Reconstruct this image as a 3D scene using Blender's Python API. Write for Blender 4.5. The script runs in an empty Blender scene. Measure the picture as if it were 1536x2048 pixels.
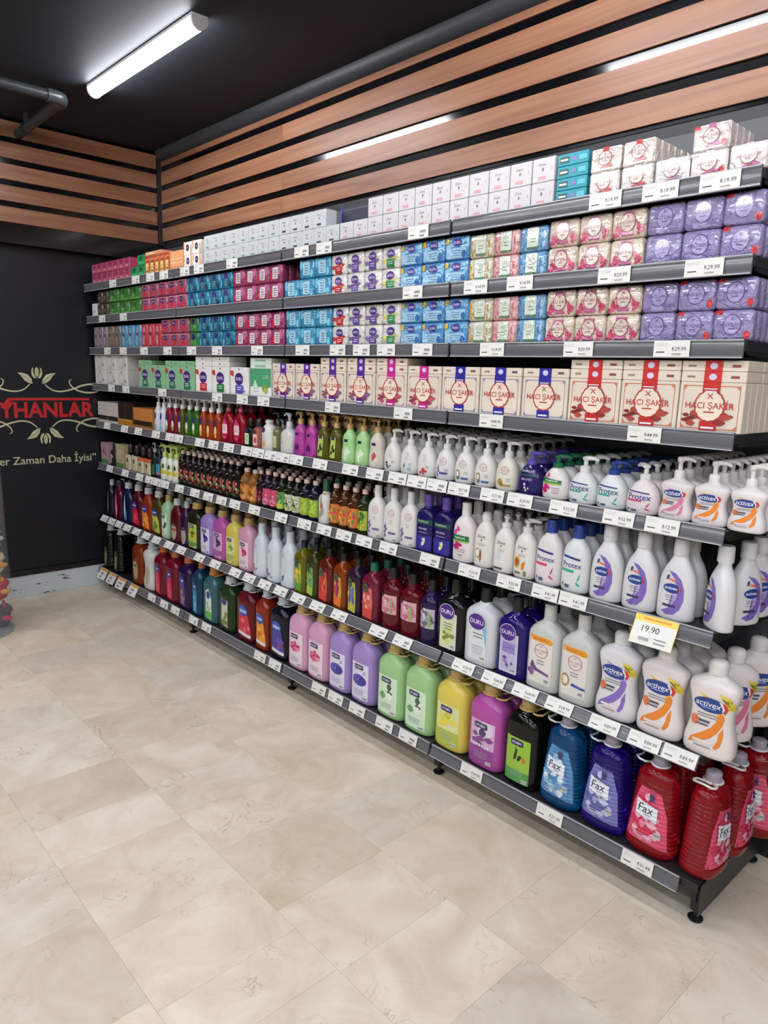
import bpy, bmesh, math, random
from mathutils import Vector, Matrix
random.seed(7)
sc = bpy.context.scene
COL = sc.collection

# ------------------------------------------------------------------ camera
CAM = (4.71496, -1.81830, 1.47708)
YAW, PITCH, ROLL = math.radians(47.036), math.radians(-10.881), math.radians(1.7235)
cy, sy, cp, sp = math.cos(YAW), math.sin(YAW), math.cos(PITCH), math.sin(PITCH)
fw = Vector((-sy * cp, cy * cp, sp)); rt = Vector((cy, sy, 0)); up = rt.cross(fw)
rr = math.cos(ROLL) * rt + math.sin(ROLL) * up; uu = -math.sin(ROLL) * rt + math.cos(ROLL) * up
cd = bpy.data.cameras.new('camera'); cam = bpy.data.objects.new('camera', cd); COL.objects.link(cam)
m = Matrix.Identity(4)
for i in range(3):
    m[i][0], m[i][1], m[i][2], m[i][3] = rr[i], uu[i], -fw[i], CAM[i]
cam.matrix_world = m
cd.sensor_fit = 'VERTICAL'; cd.sensor_height = 36.0; cd.lens = 1444.38 / 2048 * 36.0
cd.clip_start = 0.02; cd.clip_end = 60
sc.camera = cam

# ------------------------------------------------------------------ world, exposure
w = bpy.data.worlds.new('world'); sc.world = w; w.use_nodes = True
w.node_tree.nodes['Background'].inputs[0].default_value = (0.8, 0.85, 0.9, 1)
w.node_tree.nodes['Background'].inputs[1].default_value = 0.02
vs = sc.view_settings
vs.view_transform = 'Standard'; vs.look = 'None'; vs.gamma = 1.0; vs.use_curve_mapping = False
vs.exposure = 1.5
TUBE_POWER = 17.0
sc.cycles.max_bounces = 8; sc.cycles.diffuse_bounces = 3; sc.cycles.glossy_bounces = 3; sc.cycles.transmission_bounces = 6; sc.cycles.transparent_max_bounces = 8
sc.cycles.adaptive_threshold = .02; sc.cycles.caustics_reflective = False; sc.cycles.caustics_refractive = False

# ------------------------------------------------------------------ materials
def lin(h):
    h = h.lstrip('#'); o = []
    for i in (0, 2, 4):
        c = int(h[i:i + 2], 16) / 255
        o.append(c / 12.92 if c <= .04045 else ((c + .055) / 1.055) ** 2.4)
    return (*o, 1)
MATS = {}
def mat(col, rough=.45, metal=0., trans=0., ior=1.45, coat=0., bump=0., bscale=60., emit=0., sss=0., name=None, spec=.5):
    key = (col, rough, metal, trans, ior, coat, bump, bscale, emit, sss, spec)
    if key in MATS: return MATS[key]
    M = bpy.data.materials.new(name or 'mat_' + col.strip('#')); M.use_nodes = True
    nt = M.node_tree; b = nt.nodes['Principled BSDF']; I = b.inputs
    I['Base Color'].default_value = lin(col); I['Roughness'].default_value = rough; I['Metallic'].default_value = metal
    I['Transmission Weight'].default_value = trans; I['IOR'].default_value = ior; I['Coat Weight'].default_value = coat
    I['Coat Roughness'].default_value = .08; I['Specular IOR Level'].default_value = spec
    if sss: I['Subsurface Weight'].default_value = sss; I['Subsurface Radius'].default_value = (.02, .02, .02); I['Subsurface Scale'].default_value = 1
    if emit: I['Emission Color'].default_value = lin(col); I['Emission Strength'].default_value = emit
    if bump:
        tc = nt.nodes.new('ShaderNodeTexCoord'); oi = nt.nodes.new('ShaderNodeObjectInfo')
        ad = nt.nodes.new('ShaderNodeVectorMath'); ad.operation = 'ADD'
        ml = nt.nodes.new('ShaderNodeMath'); ml.operation = 'MULTIPLY'; ml.inputs[1].default_value = 37.
        no = nt.nodes.new('ShaderNodeTexNoise'); no.inputs['Scale'].default_value = bscale; no.inputs['Detail'].default_value = 3
        no.inputs['Distortion'].default_value = 2.2
        bp = nt.nodes.new('ShaderNodeBump'); bp.inputs['Strength'].default_value = bump; bp.inputs['Distance'].default_value = .02
        L = nt.links.new
        L(oi.outputs['Random'], ml.inputs[0]); L(tc.outputs['Object'], ad.inputs[0]); L(ml.outputs[0], ad.inputs[1])
        L(ad.outputs[0], no.inputs['Vector']); L(no.outputs['Fac'], bp.inputs['Height']); L(bp.outputs[0], I['Normal'])
    MATS[key] = M
    return M
def ink(c): return mat(c, .32)
def carton(c): return mat(c, .42)
def film(c): return mat(c, .28, coat=1., bump=.75, bscale=34)
def hdpe(c): return mat(c, .25)
def pet(c): return mat(c, .06, trans=.5, ior=1.4)
def plastic(c): return mat(c, .28)

def nodes_of(name):
    M = bpy.data.materials.new(name); M.use_nodes = True
    return M, M.node_tree, M.node_tree.nodes['Principled BSDF'], M.node_tree.links.new

def wood_mat(axis):
    M, nt, b, L = nodes_of('wood_laminate_' + 'xyz'[axis])
    tc = nt.nodes.new('ShaderNodeTexCoord'); mp = nt.nodes.new('ShaderNodeMapping')
    s = [26, 26, 26]; s[axis] = .9; mp.inputs['Scale'].default_value = s
    oi = nt.nodes.new('ShaderNodeObjectInfo'); ad = nt.nodes.new('ShaderNodeVectorMath'); ml = nt.nodes.new('ShaderNodeMath')
    ml.operation = 'MULTIPLY'; ml.inputs[1].default_value = 19
    L(oi.outputs['Random'], ml.inputs[0]); L(tc.outputs['Object'], ad.inputs[0]); L(ml.outputs[0], ad.inputs[1])
    L(ad.outputs[0], mp.inputs['Vector'])
    n1 = nt.nodes.new('ShaderNodeTexNoise'); n1.inputs['Scale'].default_value = 1.2; n1.inputs['Detail'].default_value = 8; n1.inputs['Distortion'].default_value = .8
    L(mp.outputs[0], n1.inputs['Vector'])
    cr = nt.nodes.new('ShaderNodeValToRGB'); e = cr.color_ramp.elements
    e[0].position = .3; e[0].color = lin('#7c523c'); e[1].position = .72; e[1].color = lin('#a27356')
    k = cr.color_ramp.elements.new(.5); k.color = lin('#90634a')
    L(n1.outputs['Fac'], cr.inputs[0]); L(cr.outputs[0], b.inputs['Base Color'])
    b.inputs['Roughness'].default_value = .36; b.inputs['Specular IOR Level'].default_value = .4
    return M
def tile_mat():
    M, nt, b, L = nodes_of('beige_marble')
    g = nt.nodes.new('ShaderNodeNewGeometry'); oi = nt.nodes.new('ShaderNodeObjectInfo')
    ml = nt.nodes.new('ShaderNodeMath'); ml.operation = 'MULTIPLY'; ml.inputs[1].default_value = 53
    ad = nt.nodes.new('ShaderNodeVectorMath'); L(oi.outputs['Random'], ml.inputs[0]); L(g.outputs['Position'], ad.inputs[0]); L(ml.outputs[0], ad.inputs[1])
    n1 = nt.nodes.new('ShaderNodeTexNoise'); n1.inputs['Scale'].default_value = 5; n1.inputs['Detail'].default_value = 9; n1.inputs['Roughness'].default_value = .62; n1.inputs['Distortion'].default_value = .7
    L(ad.outputs[0], n1.inputs['Vector'])
    cr = nt.nodes.new('ShaderNodeValToRGB'); e = cr.color_ramp.elements
    e[0].position = .28; e[0].color = lin('#c2b39c'); e[1].position = .7; e[1].color = lin('#ddd3c2')
    L(n1.outputs['Fac'], cr.inputs[0])
    # thin dark veins
    n2 = nt.nodes.new('ShaderNodeTexNoise'); n2.inputs['Scale'].default_value = 6.5; n2.inputs['Detail'].default_value = 5; n2.inputs['Distortion'].default_value = 1.6
    L(ad.outputs[0], n2.inputs['Vector'])
    s1 = nt.nodes.new('ShaderNodeMath'); s1.operation = 'SUBTRACT'; s1.inputs[1].default_value = .5; L(n2.outputs['Fac'], s1.inputs[0])
    s2 = nt.nodes.new('ShaderNodeMath'); s2.operation = 'ABSOLUTE'; L(s1.outputs[0], s2.inputs[0])
    mr = nt.nodes.new('ShaderNodeMapRange'); mr.inputs[1].default_value = 0; mr.inputs[2].default_value = .012; mr.inputs[3].default_value = 1; mr.inputs[4].default_value = 0
    L(s2.outputs[0], mr.inputs[0])
    n3 = nt.nodes.new('ShaderNodeTexNoise'); n3.inputs['Scale'].default_value = 4; L(ad.outputs[0], n3.inputs['Vector'])
    mr2 = nt.nodes.new('ShaderNodeMapRange'); mr2.inputs[1].default_value = .5; mr2.inputs[2].default_value = .7; mr2.inputs[4].default_value = .75; L(n3.outputs['Fac'], mr2.inputs[0])
    mm = nt.nodes.new('ShaderNodeMath'); mm.operation = 'MULTIPLY'; L(mr.outputs[0], mm.inputs[0]); L(mr2.outputs[0], mm.inputs[1])
    mx = nt.nodes.new('ShaderNodeMix'); mx.data_type = 'RGBA'; L(mm.outputs[0], mx.inputs[0]); L(cr.outputs[0], mx.inputs[6]); mx.inputs[7].default_value = lin('#8f8370')
    # per-tile tone
    hs = nt.nodes.new('ShaderNodeHueSaturation'); L(mx.outputs[2], hs.inputs['Color'])
    v = nt.nodes.new('ShaderNodeMapRange'); v.inputs[3].default_value = .92; v.inputs[4].default_value = 1.06; L(oi.outputs['Random'], v.inputs[0]); L(v.outputs[0], hs.inputs['Value'])
    m2 = nt.nodes.new('ShaderNodeMath'); m2.operation = 'MULTIPLY'; m2.inputs[1].default_value = 7.3; L(oi.outputs['Random'], m2.inputs[0])
    fr = nt.nodes.new('ShaderNodeMath'); fr.operation = 'FRACT'; L(m2.outputs[0], fr.inputs[0])
    v2 = nt.nodes.new('ShaderNodeMapRange'); v2.inputs[3].default_value = .85; v2.inputs[4].default_value = 1.15; L(fr.outputs[0], v2.inputs[0]); L(v2.outputs[0], hs.inputs['Saturation'])
    L(hs.outputs[0], b.inputs['Base Color'])
    b.inputs['Roughness'].default_value = .42; b.inputs['Specular IOR Level'].default_value = .35
    return M
def scuffed_white():
    M, nt, b, L = nodes_of('scuffed_white_paint')
    tc = nt.nodes.new('ShaderNodeTexCoord'); mp = nt.nodes.new('ShaderNodeMapping'); mp.inputs['Scale'].default_value = (9, 7, 42)
    L(tc.outputs['Object'], mp.inputs[0]); n = nt.nodes.new('ShaderNodeTexNoise'); n.inputs['Scale'].default_value = 1.; n.inputs['Detail'].default_value = 7
    L(mp.outputs[0], n.inputs['Vector']); cr = nt.nodes.new('ShaderNodeValToRGB'); e = cr.color_ramp.elements
    e[0].position = .335; e[0].color = lin('#2c2d30'); e[1].position = .355; e[1].color = lin('#c3ccd0')
    L(n.outputs['Fac'], cr.inputs[0]); L(cr.outputs[0], b.inputs['Base Color']); b.inputs['Roughness'].default_value = .5
    return M
def paint(c, rough, nscale=3., amt=.1, name='paint', spec=.5):
    M, nt, b, L = nodes_of(name)
    tc = nt.nodes.new('ShaderNodeTexCoord'); n = nt.nodes.new('ShaderNodeTexNoise'); n.inputs['Scale'].default_value = nscale; n.inputs['Detail'].default_value = 6
    L(tc.outputs['Object'], n.inputs['Vector']); hs = nt.nodes.new('ShaderNodeHueSaturation'); hs.inputs['Color'].default_value = lin(c)
    mr = nt.nodes.new('ShaderNodeMapRange'); mr.inputs[3].default_value = 1 - amt; mr.inputs[4].default_value = 1 + amt
    L(n.outputs['Fac'], mr.inputs[0]); L(mr.outputs[0], hs.inputs['Value']); L(hs.outputs[0], b.inputs['Base Color'])
    b.inputs['Roughness'].default_value = rough; b.inputs['Specular IOR Level'].default_value = spec
    return M

# ------------------------------------------------------------------ mesh helpers
def mesh_from(bm, name, mats, smooth=False, sharp=None):
    me = bpy.data.meshes.new(name)
    bmesh.ops.recalc_face_normals(bm, faces=bm.faces[:]) if smooth != 'keep' else None
    bm.to_mesh(me); bm.free()
    for M in (mats if isinstance(mats, (list, tuple)) else [mats]): me.materials.append(M)
    if smooth:
        me.polygons.foreach_set('use_smooth', [True] * len(me.polygons))
        if sharp: me.set_sharp_from_angle(angle=math.radians(sharp))
    return me
def obj(name, me, parent=None, loc=(0, 0, 0), rotz=0.):
    o = bpy.data.objects.new(name, me); COL.objects.link(o)
    if parent: o.parent = parent
    o.location = loc
    if rotz: o.rotation_euler = (0, 0, rotz)
    return o
def empty(name, loc=(0, 0, 0), rotz=0.):
    o = bpy.data.objects.new(name, None); COL.objects.link(o); o.location = loc; o.rotation_euler = (0, 0, rotz); o.empty_display_size = .03
    return o
def tag(o, label, cat, group=None):
    o['label'] = label; o['category'] = cat
    if group: o['group'] = group
    return o
def struct(o, label=None):
    o['kind'] = 'structure'
    if label: o['label'] = label
    return o
def bm_box(bm, x0, y0, z0, x1, y1, z1, mi=0):
    v = [bm.verts.new(p) for p in ((x0, y0, z0), (x1, y0, z0), (x1, y1, z0), (x0, y1, z0), (x0, y0, z1), (x1, y0, z1), (x1, y1, z1), (x0, y1, z1))]
    fs = [bm.faces.new([v[i] for i in q]) for q in ((0, 3, 2, 1), (4, 5, 6, 7), (0, 1, 5, 4), (1, 2, 6, 5), (2, 3, 7, 6), (3, 0, 4, 7))]
    for f in fs: f.material_index = mi
    return fs
def box_mesh(name, x0, y0, z0, x1, y1, z1, M, bev=0., seg=1):
    bm = bmesh.new(); bm_box(bm, x0, y0, z0, x1, y1, z1)
    if bev: bmesh.ops.bevel(bm, geom=bm.edges[:], offset=bev, segments=seg, affect='EDGES', profile=.5)
    return mesh_from(bm, name, M, bool(bev), 50 if seg > 1 else 30)
def extrude_yz(name, pts, x0, x1, M, smooth=False):
    """profile in (y,z), extruded along x"""
    bm = bmesh.new(); a = [bm.verts.new((x0, p[0], p[1])) for p in pts]; b = [bm.verts.new((x1, p[0], p[1])) for p in pts]
    n = len(pts)
    for i in range(n): bm.faces.new((a[i], a[(i + 1) % n], b[(i + 1) % n], b[i]))
    bm.faces.new(a[::-1]); bm.faces.new(b)
    return mesh_from(bm, name, M, smooth, 40)
def tube(bm, pts, r, n=8, closed=False, caps=True):
    P = [Vector(p) for p in pts]; rings = []; N = len(P)
    prev = None
    for i, p in enumerate(P):
        if closed: t = (P[(i + 1) % N] - P[i - 1])
        else: t = P[min(i + 1, N - 1)] - P[max(i - 1, 0)]
        t.normalize()
        a = Vector((0, 0, 1)) if prev is None else prev
        a = a - t * a.dot(t)
        if a.length < 1e-4: a = Vector((1, 0, 0)) - t * t.x
        a.normalize(); prev = a; b = t.cross(a)
        rad = r[i] if isinstance(r, (list, tuple)) else r
        rings.append([bm.verts.new(p + (a * math.cos(k / n * math.tau) + b * math.sin(k / n * math.tau)) * rad) for k in range(n)])
    for i in range(N if closed else N - 1):
        A, B = rings[i], rings[(i + 1) % N]
        for k in range(n): bm.faces.new((A[k], A[(k + 1) % n], B[(k + 1) % n], B[k]))
    if not closed and caps:
        bm.faces.new(rings[0][::-1]); bm.faces.new(rings[-1])
def lathe(bm, prof, n=16, c=(0, 0), mi=0):
    rings = []
    for r, z in prof:
        rings.append([bm.verts.new((c[0] + r * math.cos(k / n * math.tau), c[1] + r * math.sin(k / n * math.tau), z)) for k in range(n)])
    fs = []
    for A, B in zip(rings, rings[1:]):
        for k in range(n): fs.append(bm.faces.new((A[k], A[(k + 1) % n], B[(k + 1) % n], B[k])))
    fs.append(bm.faces.new(rings[0][::-1])); fs.append(bm.faces.new(rings[-1]))
    for f in fs: f.material_index = mi

# ------------------------------------------------------------------ flat print (lettering, emblems) laid on a surface
FONT = {}
def glyphs(s, bold=0., shear=0.):
    key = (s, bold, shear)
    if key in FONT: return FONT[key]
    cu = bpy.data.curves.new('lettering', 'FONT'); cu.body = s; cu.resolution_u = 4; cu.offset = bold; cu.shear = shear
    cu.align_x = 'CENTER'; cu.align_y = 'CENTER'; cu.fill_mode = 'FRONT'
    o = bpy.data.objects.new('lettering', cu); COL.objects.link(o)
    dg = bpy.context.evaluated_depsgraph_get(); dg.update()
    me = o.evaluated_get(dg).to_mesh()
    V = [(v.co.x, v.co.y) for v in me.vertices]; F = [tuple(p.vertices) for p in me.polygons]
    o.evaluated_get(dg).to_mesh_clear(); bpy.data.objects.remove(o); bpy.data.curves.remove(cu)
    xs = [v[0] for v in V]; ys = [v[1] for v in V]
    cx, cyy, wd, ht = (min(xs) + max(xs)) / 2, (min(ys) + max(ys)) / 2, max(xs) - min(xs), max(ys) - min(ys)
    FONT[key] = ([(x - cx, y_ - cyy) for x, y_ in V], F, wd, ht)
    return FONT[key]

# shape makers; u across (-1..1 = half width), v up (0..1 = height)
def R(u0, v0, u1, v1, c): return ('poly', [(u0, v0), (u1, v0), (u1, v1), (u0, v1)], c)
def RR(u0, v0, u1, v1, c, k=.15):
    ku = k * min(abs(u1 - u0), 1); kv = k * abs(v1 - v0) * .6
    P = []
    for (cu, cv, a0) in ((u1 - ku, v1 - kv, 0), (u0 + ku, v1 - kv, 90), (u0 + ku, v0 + kv, 180), (u1 - ku, v0 + kv, 270)):
        for j in range(4):
            a = math.radians(a0 + j * 30); P.append((cu + ku * math.cos(a), cv + kv * math.sin(a)))
    return ('poly', P, c)
def E(cu, cv, ru, rv, c, n=18, wave=0, k=9, a0=0, a1=360):
    P = []
    for j in range(n + (0 if a1 - a0 == 360 else 1)):
        a = math.radians(a0 + (a1 - a0) * j / n); q = 1 + wave * math.cos(k * a)
        P.append((cu + ru * q * math.cos(a), cv + rv * q * math.sin(a)))
    return ('poly', P, c)
def O(cu, cv, ru, rv, t, c, n=28, wave=0, k=12): return ('ring', (cu, cv, ru, rv, t, n, wave, k), c)
def PG(pts, c): return ('poly', pts, c)
def T(s, cu, cv, wu, c, bold=.0, shear=0., hmax=None): return ('text', (s, cu, cv, wu, bold, shear, hmax), c)
def LN(cu, cv, wu, n, dv, c, th=.3):
    o = []
    for i in range(n):
        ww = wu * (.75 + .25 * ((i * 7919 + 13) % 5) / 4); vv = cv - i * dv
        o.append(R(cu - ww / 2, vv - dv * th / 2, cu + ww / 2, vv + dv * th / 2, c))
    return o
def BARS(u0, v0, u1, v1, bg='#e8e8e8', fg='#2a2a2e', n=7):
    o = [R(u0, v0, u1, v1, bg)]
    for i in range(n):
        a = u0 + (u1 - u0) * (i + .2) / n; o.append(R(a, v0 + (v1 - v0) * .15, a + (u1 - u0) * .5 / n, v1 - (v1 - v0) * .12, fg))
    return o
def flat(L):
    o = []
    for s in L:
        if isinstance(s, list): o += flat(s)
        else: o.append(s)
    return o

def shift(L, du):
    o = []
    for typ, d, c in flat(L):
        if typ == 'poly': d = [(max(min(u + du, .95), -.95), v) for u, v in d]
        elif typ == 'ring': d = (d[0] + du, *d[1:])
        else: d = (d[0], d[1] + du, *d[2:])
        o.append((typ, d, c))
    return o
def decal(name, shapes, hw, H, surf, cutx=(), cutz=(), base=.0006, step=.00012, matf=None):
    shapes = flat(shapes); cols = []; bm = bmesh.new()
    for k, (typ, d, c) in enumerate(shapes):
        if c not in cols: cols.append(c)
        mi = cols.index(c); off = base + step * k
        if typ == 'poly':
            vs_ = [bm.verts.new((u * hw, off, v * H)) for u, v in d]
            f = bm.faces.new(vs_); f.material_index = mi
            if len(d) > 4:
                for t in bmesh.ops.triangulate(bm, faces=[f])['faces']: t.material_index = mi
        elif typ == 'ring':
            cu, cv, ru, rv, t, n, wv, kk = d; A = []; B = []
            for j in range(n):
                a = j / n * math.tau; q = 1 + wv * math.cos(kk * a)
                A.append(bm.verts.new(((cu + ru * q * math.cos(a)) * hw, off, (cv + rv * q * math.sin(a)) * H)))
                q2 = q * (1 - t); B.append(bm.verts.new(((cu + ru * q2 * math.cos(a)) * hw, off, (cv + rv * q2 * math.sin(a)) * H)))
            for j in range(n):
                f = bm.faces.new((A[j], A[(j + 1) % n], B[(j + 1) % n], B[j])); f.material_index = mi
        else:
            s, cu, cv, wu, bold, shear, hmax = d; V, F, wd, ht = glyphs(s, bold, shear)
            sx = wu * hw / wd; sz = sx
            if hmax: sz = min(sz, hmax * H / ht) if hmax > 0 else -hmax * H / ht
            vs_ = [bm.verts.new((cu * hw + x * sx, off, cv * H + z * sz)) for x, z in V]
            for p in F:
                try:
                    f = bm.faces.new([vs_[i] for i in p]); f.material_index = mi
                except ValueError: pass
    for x in cutx: bmesh.ops.bisect_plane(bm, geom=bm.verts[:] + bm.edges[:] + bm.faces[:], plane_co=(x, 0, 0), plane_no=(1, 0, 0), dist=1e-6)
    for z in cutz: bmesh.ops.bisect_plane(bm, geom=bm.verts[:] + bm.edges[:] + bm.faces[:], plane_co=(0, 0, z), plane_no=(0, 0, 1), dist=1e-6)
    for v in bm.verts: v.co.y = surf(v.co.x, v.co.z) - v.co.y
    bm.normal_update()
    fl = [f for f in bm.faces if f.normal.y > 0]
    if fl: bmesh.ops.reverse_faces(bm, faces=fl)
    return mesh_from(bm, name, [(matf or ink)(c) for c in cols], 'keep', 40)

# ------------------------------------------------------------------ product kinds: a kind is a list of (part name, mesh, parent index, offset)
KIND = {}
def interp(prof, per=3):
    """monotone-ish smoothing of (v,fx,fy) rows"""
    out = []
    n = len(prof)
    def tang(i, k):
        if i == 0 or i == n - 1: return 0.
        d0 = (prof[i][k] - prof[i - 1][k]) / max(prof[i][0] - prof[i - 1][0], 1e-6); d1 = (prof[i + 1][k] - prof[i][k]) / max(prof[i + 1][0] - prof[i][0], 1e-6)
        return 0. if d0 * d1 <= 0 else 2 * d0 * d1 / (d0 + d1)
    for i in range(n - 1):
        h = prof[i + 1][0] - prof[i][0]
        for j in range(per):
            t = j / per; row = [prof[i][0] + h * t]
            for k in (1, 2):
                a, b = prof[i][k], prof[i + 1][k]; ma, mb = tang(i, k) * h, tang(i + 1, k) * h
                row.append((2 * t ** 3 - 3 * t * t + 1) * a + (t ** 3 - 2 * t * t + t) * ma + (-2 * t ** 3 + 3 * t * t) * b + (t ** 3 - t * t) * mb)
            out.append(tuple(row))
    out.append(tuple(prof[-1]))
    return out
SHAPE = {
 'egg': ([(0, .78), (.015, .88), (.06, .96), (.25, 1), (.5, .97), (.68, .86), (.82, .68), (.92, .48), (.97, .36), (1, .32)], 2.3),
 'tall': ([(0, .88), (.012, .96), (.05, 1), (.4, .99), (.68, .97), (.78, .88), (.87, .68), (.93, .46), (.96, .36), (1, .34)], 2.6),
 'soft': ([(0, .86), (.015, .95), (.08, 1), (.5, .99), (.68, .94), (.8, .82), (.89, .6), (.95, .4), (1, .36)], 2.5),
 'pear': ([(0, .9), (.012, .96), (.06, 1), (.3, 1), (.5, .97), (.66, .87), (.79, .68), (.89, .48), (.95, .4), (1, .38)], 2.5),
 'waist': ([(0, .84), (.012, .93), (.06, 1), (.16, 1), (.3, .9), (.42, .82), (.52, .81), (.62, .86), (.74, .97), (.8, .99), (.86, .93), (.91, .7), (.95, .42), (1, .34)], 3.0),
 'jug': ([(0, .84), (.012, .93), (.04, 1), (.2, 1), (.5, .985), (.72, .985), (.8, .95), (.87, .83), (.92, .62), (.95, .42), (.97, .33), (1, .32)], 3.2),
 'fax': ([(0, .8), (.015, .9), (.05, .98), (.08, 1)] + [(.1 + i * .047 + dz, 1.0 - .0155 * i - dr) for i in range(15) for dz, dr in ((0, 0), (.03, .0098), (.038, .052))] + [(.81, .765), (.87, .73), (.92, .62), (.952, .43), (.972, .3), (1, .28)], 2.8),
 'cyl': ([(0, .9), (.012, .98), (.03, 1), (.7, 1), (.78, .95), (.85, .72), (.9, .5), (.93, .42), (1, .42)], 2.0),
 'rect': ([(0, .9), (.01, .97), (.03, 1), (.72, 1), (.8, .96), (.87, .8), (.92, .56), (.95, .42), (1, .38)], 4.0),
 'slant': ([(0, .86), (.015, .95), (.06, 1), (.35, .96), (.55, .84), (.7, .86), (.8, .78), (.88, .58), (.94, .4), (1, .36)], 2.6),
 'slim': ([(0, .9), (.012, .97), (.04, 1), (.45, .96), (.78, .84), (.88, .66), (.94, .48), (1, .4)], 2.6),
}
def cap_parts(kind, z, r, h, c, D, rot=0, ring=None):
    """parts for a closure that starts at height z"""
    P = []
    cm = plastic(c)
    if kind == 'cyl':
        bm = bmesh.new(); lathe(bm, [(r * 1.0, z - .004), (r * 1.0, z + h * .1), (r * .97, z + h * .85), (r * .88, z + h)], 16); P.append(('cap', mesh_from(bm, 'cap', cm, True, 40), None))
    elif kind == 'dome':
        bm = bmesh.new(); lathe(bm, [(r * 1.02, z - .004), (r * 1.05, z + h * .55), (r * .98, z + h * .75), (r * .75, z + h * .93), (r * .35, z + h)], 16); P.append(('cap', mesh_from(bm, 'cap', cm, True, 60), None))
    elif kind == 'grip':   # ribbed screw cap
        bm = bmesh.new(); n = 20; rg = []
        for f_, zz in ((1.06, z - .002), (1.06, z + h * .2), (1., z + h * .22), (.98, z + h * .5), (1.02, z + h * .52), (1.0, z + h * .8), (.9, z + h * .95), (.6, z + h)):
            rg.append([bm.verts.new((r * f_ * (1 + (.03 if k % 2 else 0)) * math.cos(k / n * math.tau), r * f_ * (1 + (.03 if k % 2 else 0)) * math.sin(k / n * math.tau), zz)) for k in range(n)])
        for A, B in zip(rg, rg[1:]):
            for k in range(n): bm.faces.new((A[k], A[(k + 1) % n], B[(k + 1) % n], B[k]))
        bm.faces.new(rg[0][::-1]); bm.faces.new(rg[-1])
        P.append(('cap', mesh_from(bm, 'cap', cm, True, 50), None))
        if ring:
            bm = bmesh.new(); zz = z - .004; a0 = math.radians(rot)
            # collar ring round the neck
            tube(bm, [(r * 1.18 * math.cos(k / 16 * math.tau), r * 1.18 * math.sin(k / 16 * math.tau), zz) for k in range(16)], .0035, 6, True)
            P.append(('collar_ring', mesh_from(bm, 'collar_ring', plastic(ring), True), None))
            bm = bmesh.new(); L_ = max(D * .95, r * 2.9); W_ = r * 1.5
            pts = [(r * 1.1, -.4 * r, zz), (r * 1.6, -.9 * W_, zz + .004), (L_ * .82, -W_, zz + .007), (L_, -W_ * .8, zz + .009), (L_ * .93, 0, zz + .008), (L_, W_ * .8, zz + .009), (L_ * .82, W_, zz + .007), (r * 1.6, .9 * W_, zz + .004), (r * 1.1, .4 * r, zz)]
            pts = [(p[0] * math.cos(a0) - p[1] * math.sin(a0), p[0] * math.sin(a0) + p[1] * math.cos(a0), p[2]) for p in pts]
            tube(bm, pts, .0034, 6); P.append(('handle', mesh_from(bm, 'handle', plastic(ring), True), 0))
    elif kind in ('pump', 'slimpump'):
        bm = bmesh.new(); hc = h * (.36 if kind == 'pump' else .4)
        lathe(bm, [(r * 1.02, z - .004), (r * 1.02, z + hc * .8), (r * .8, z + hc), (r * .45, z + hc * 1.02)], 14); P.append(('collar', mesh_from(bm, 'collar', cm, True, 40), None))
        bm = bmesh.new(); rs = r * .42
        lathe(bm, [(rs, z + hc * .9), (rs, z + h * .72), (rs * 1.5, z + h * .76), (rs * 1.75, z + h * .93), (rs * 1.3, z + h)], 12)
        P.append(('pump_head', mesh_from(bm, 'pump_head', cm, True, 50), None))
        a0 = math.radians(rot); bm = bmesh.new(); L_ = r * 2.5
        pts = [(0, 0, z + h * .9), (L_ * .35, 0, z + h * .94), (L_ * .75, 0, z + h * .93), (L_, 0, z + h * .84), (L_ * 1.04, 0, z + h * .77)]
        pts = [(p[0] * math.cos(a0), p[0] * math.sin(a0), p[2]) for p in pts]
        tube(bm, pts, [rs * 1.2, rs * 1.15, rs * .95, rs * .75, rs * .6], 8); P.append(('nozzle', mesh_from(bm, 'nozzle', cm, True, 60), 1))
    return P
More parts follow.
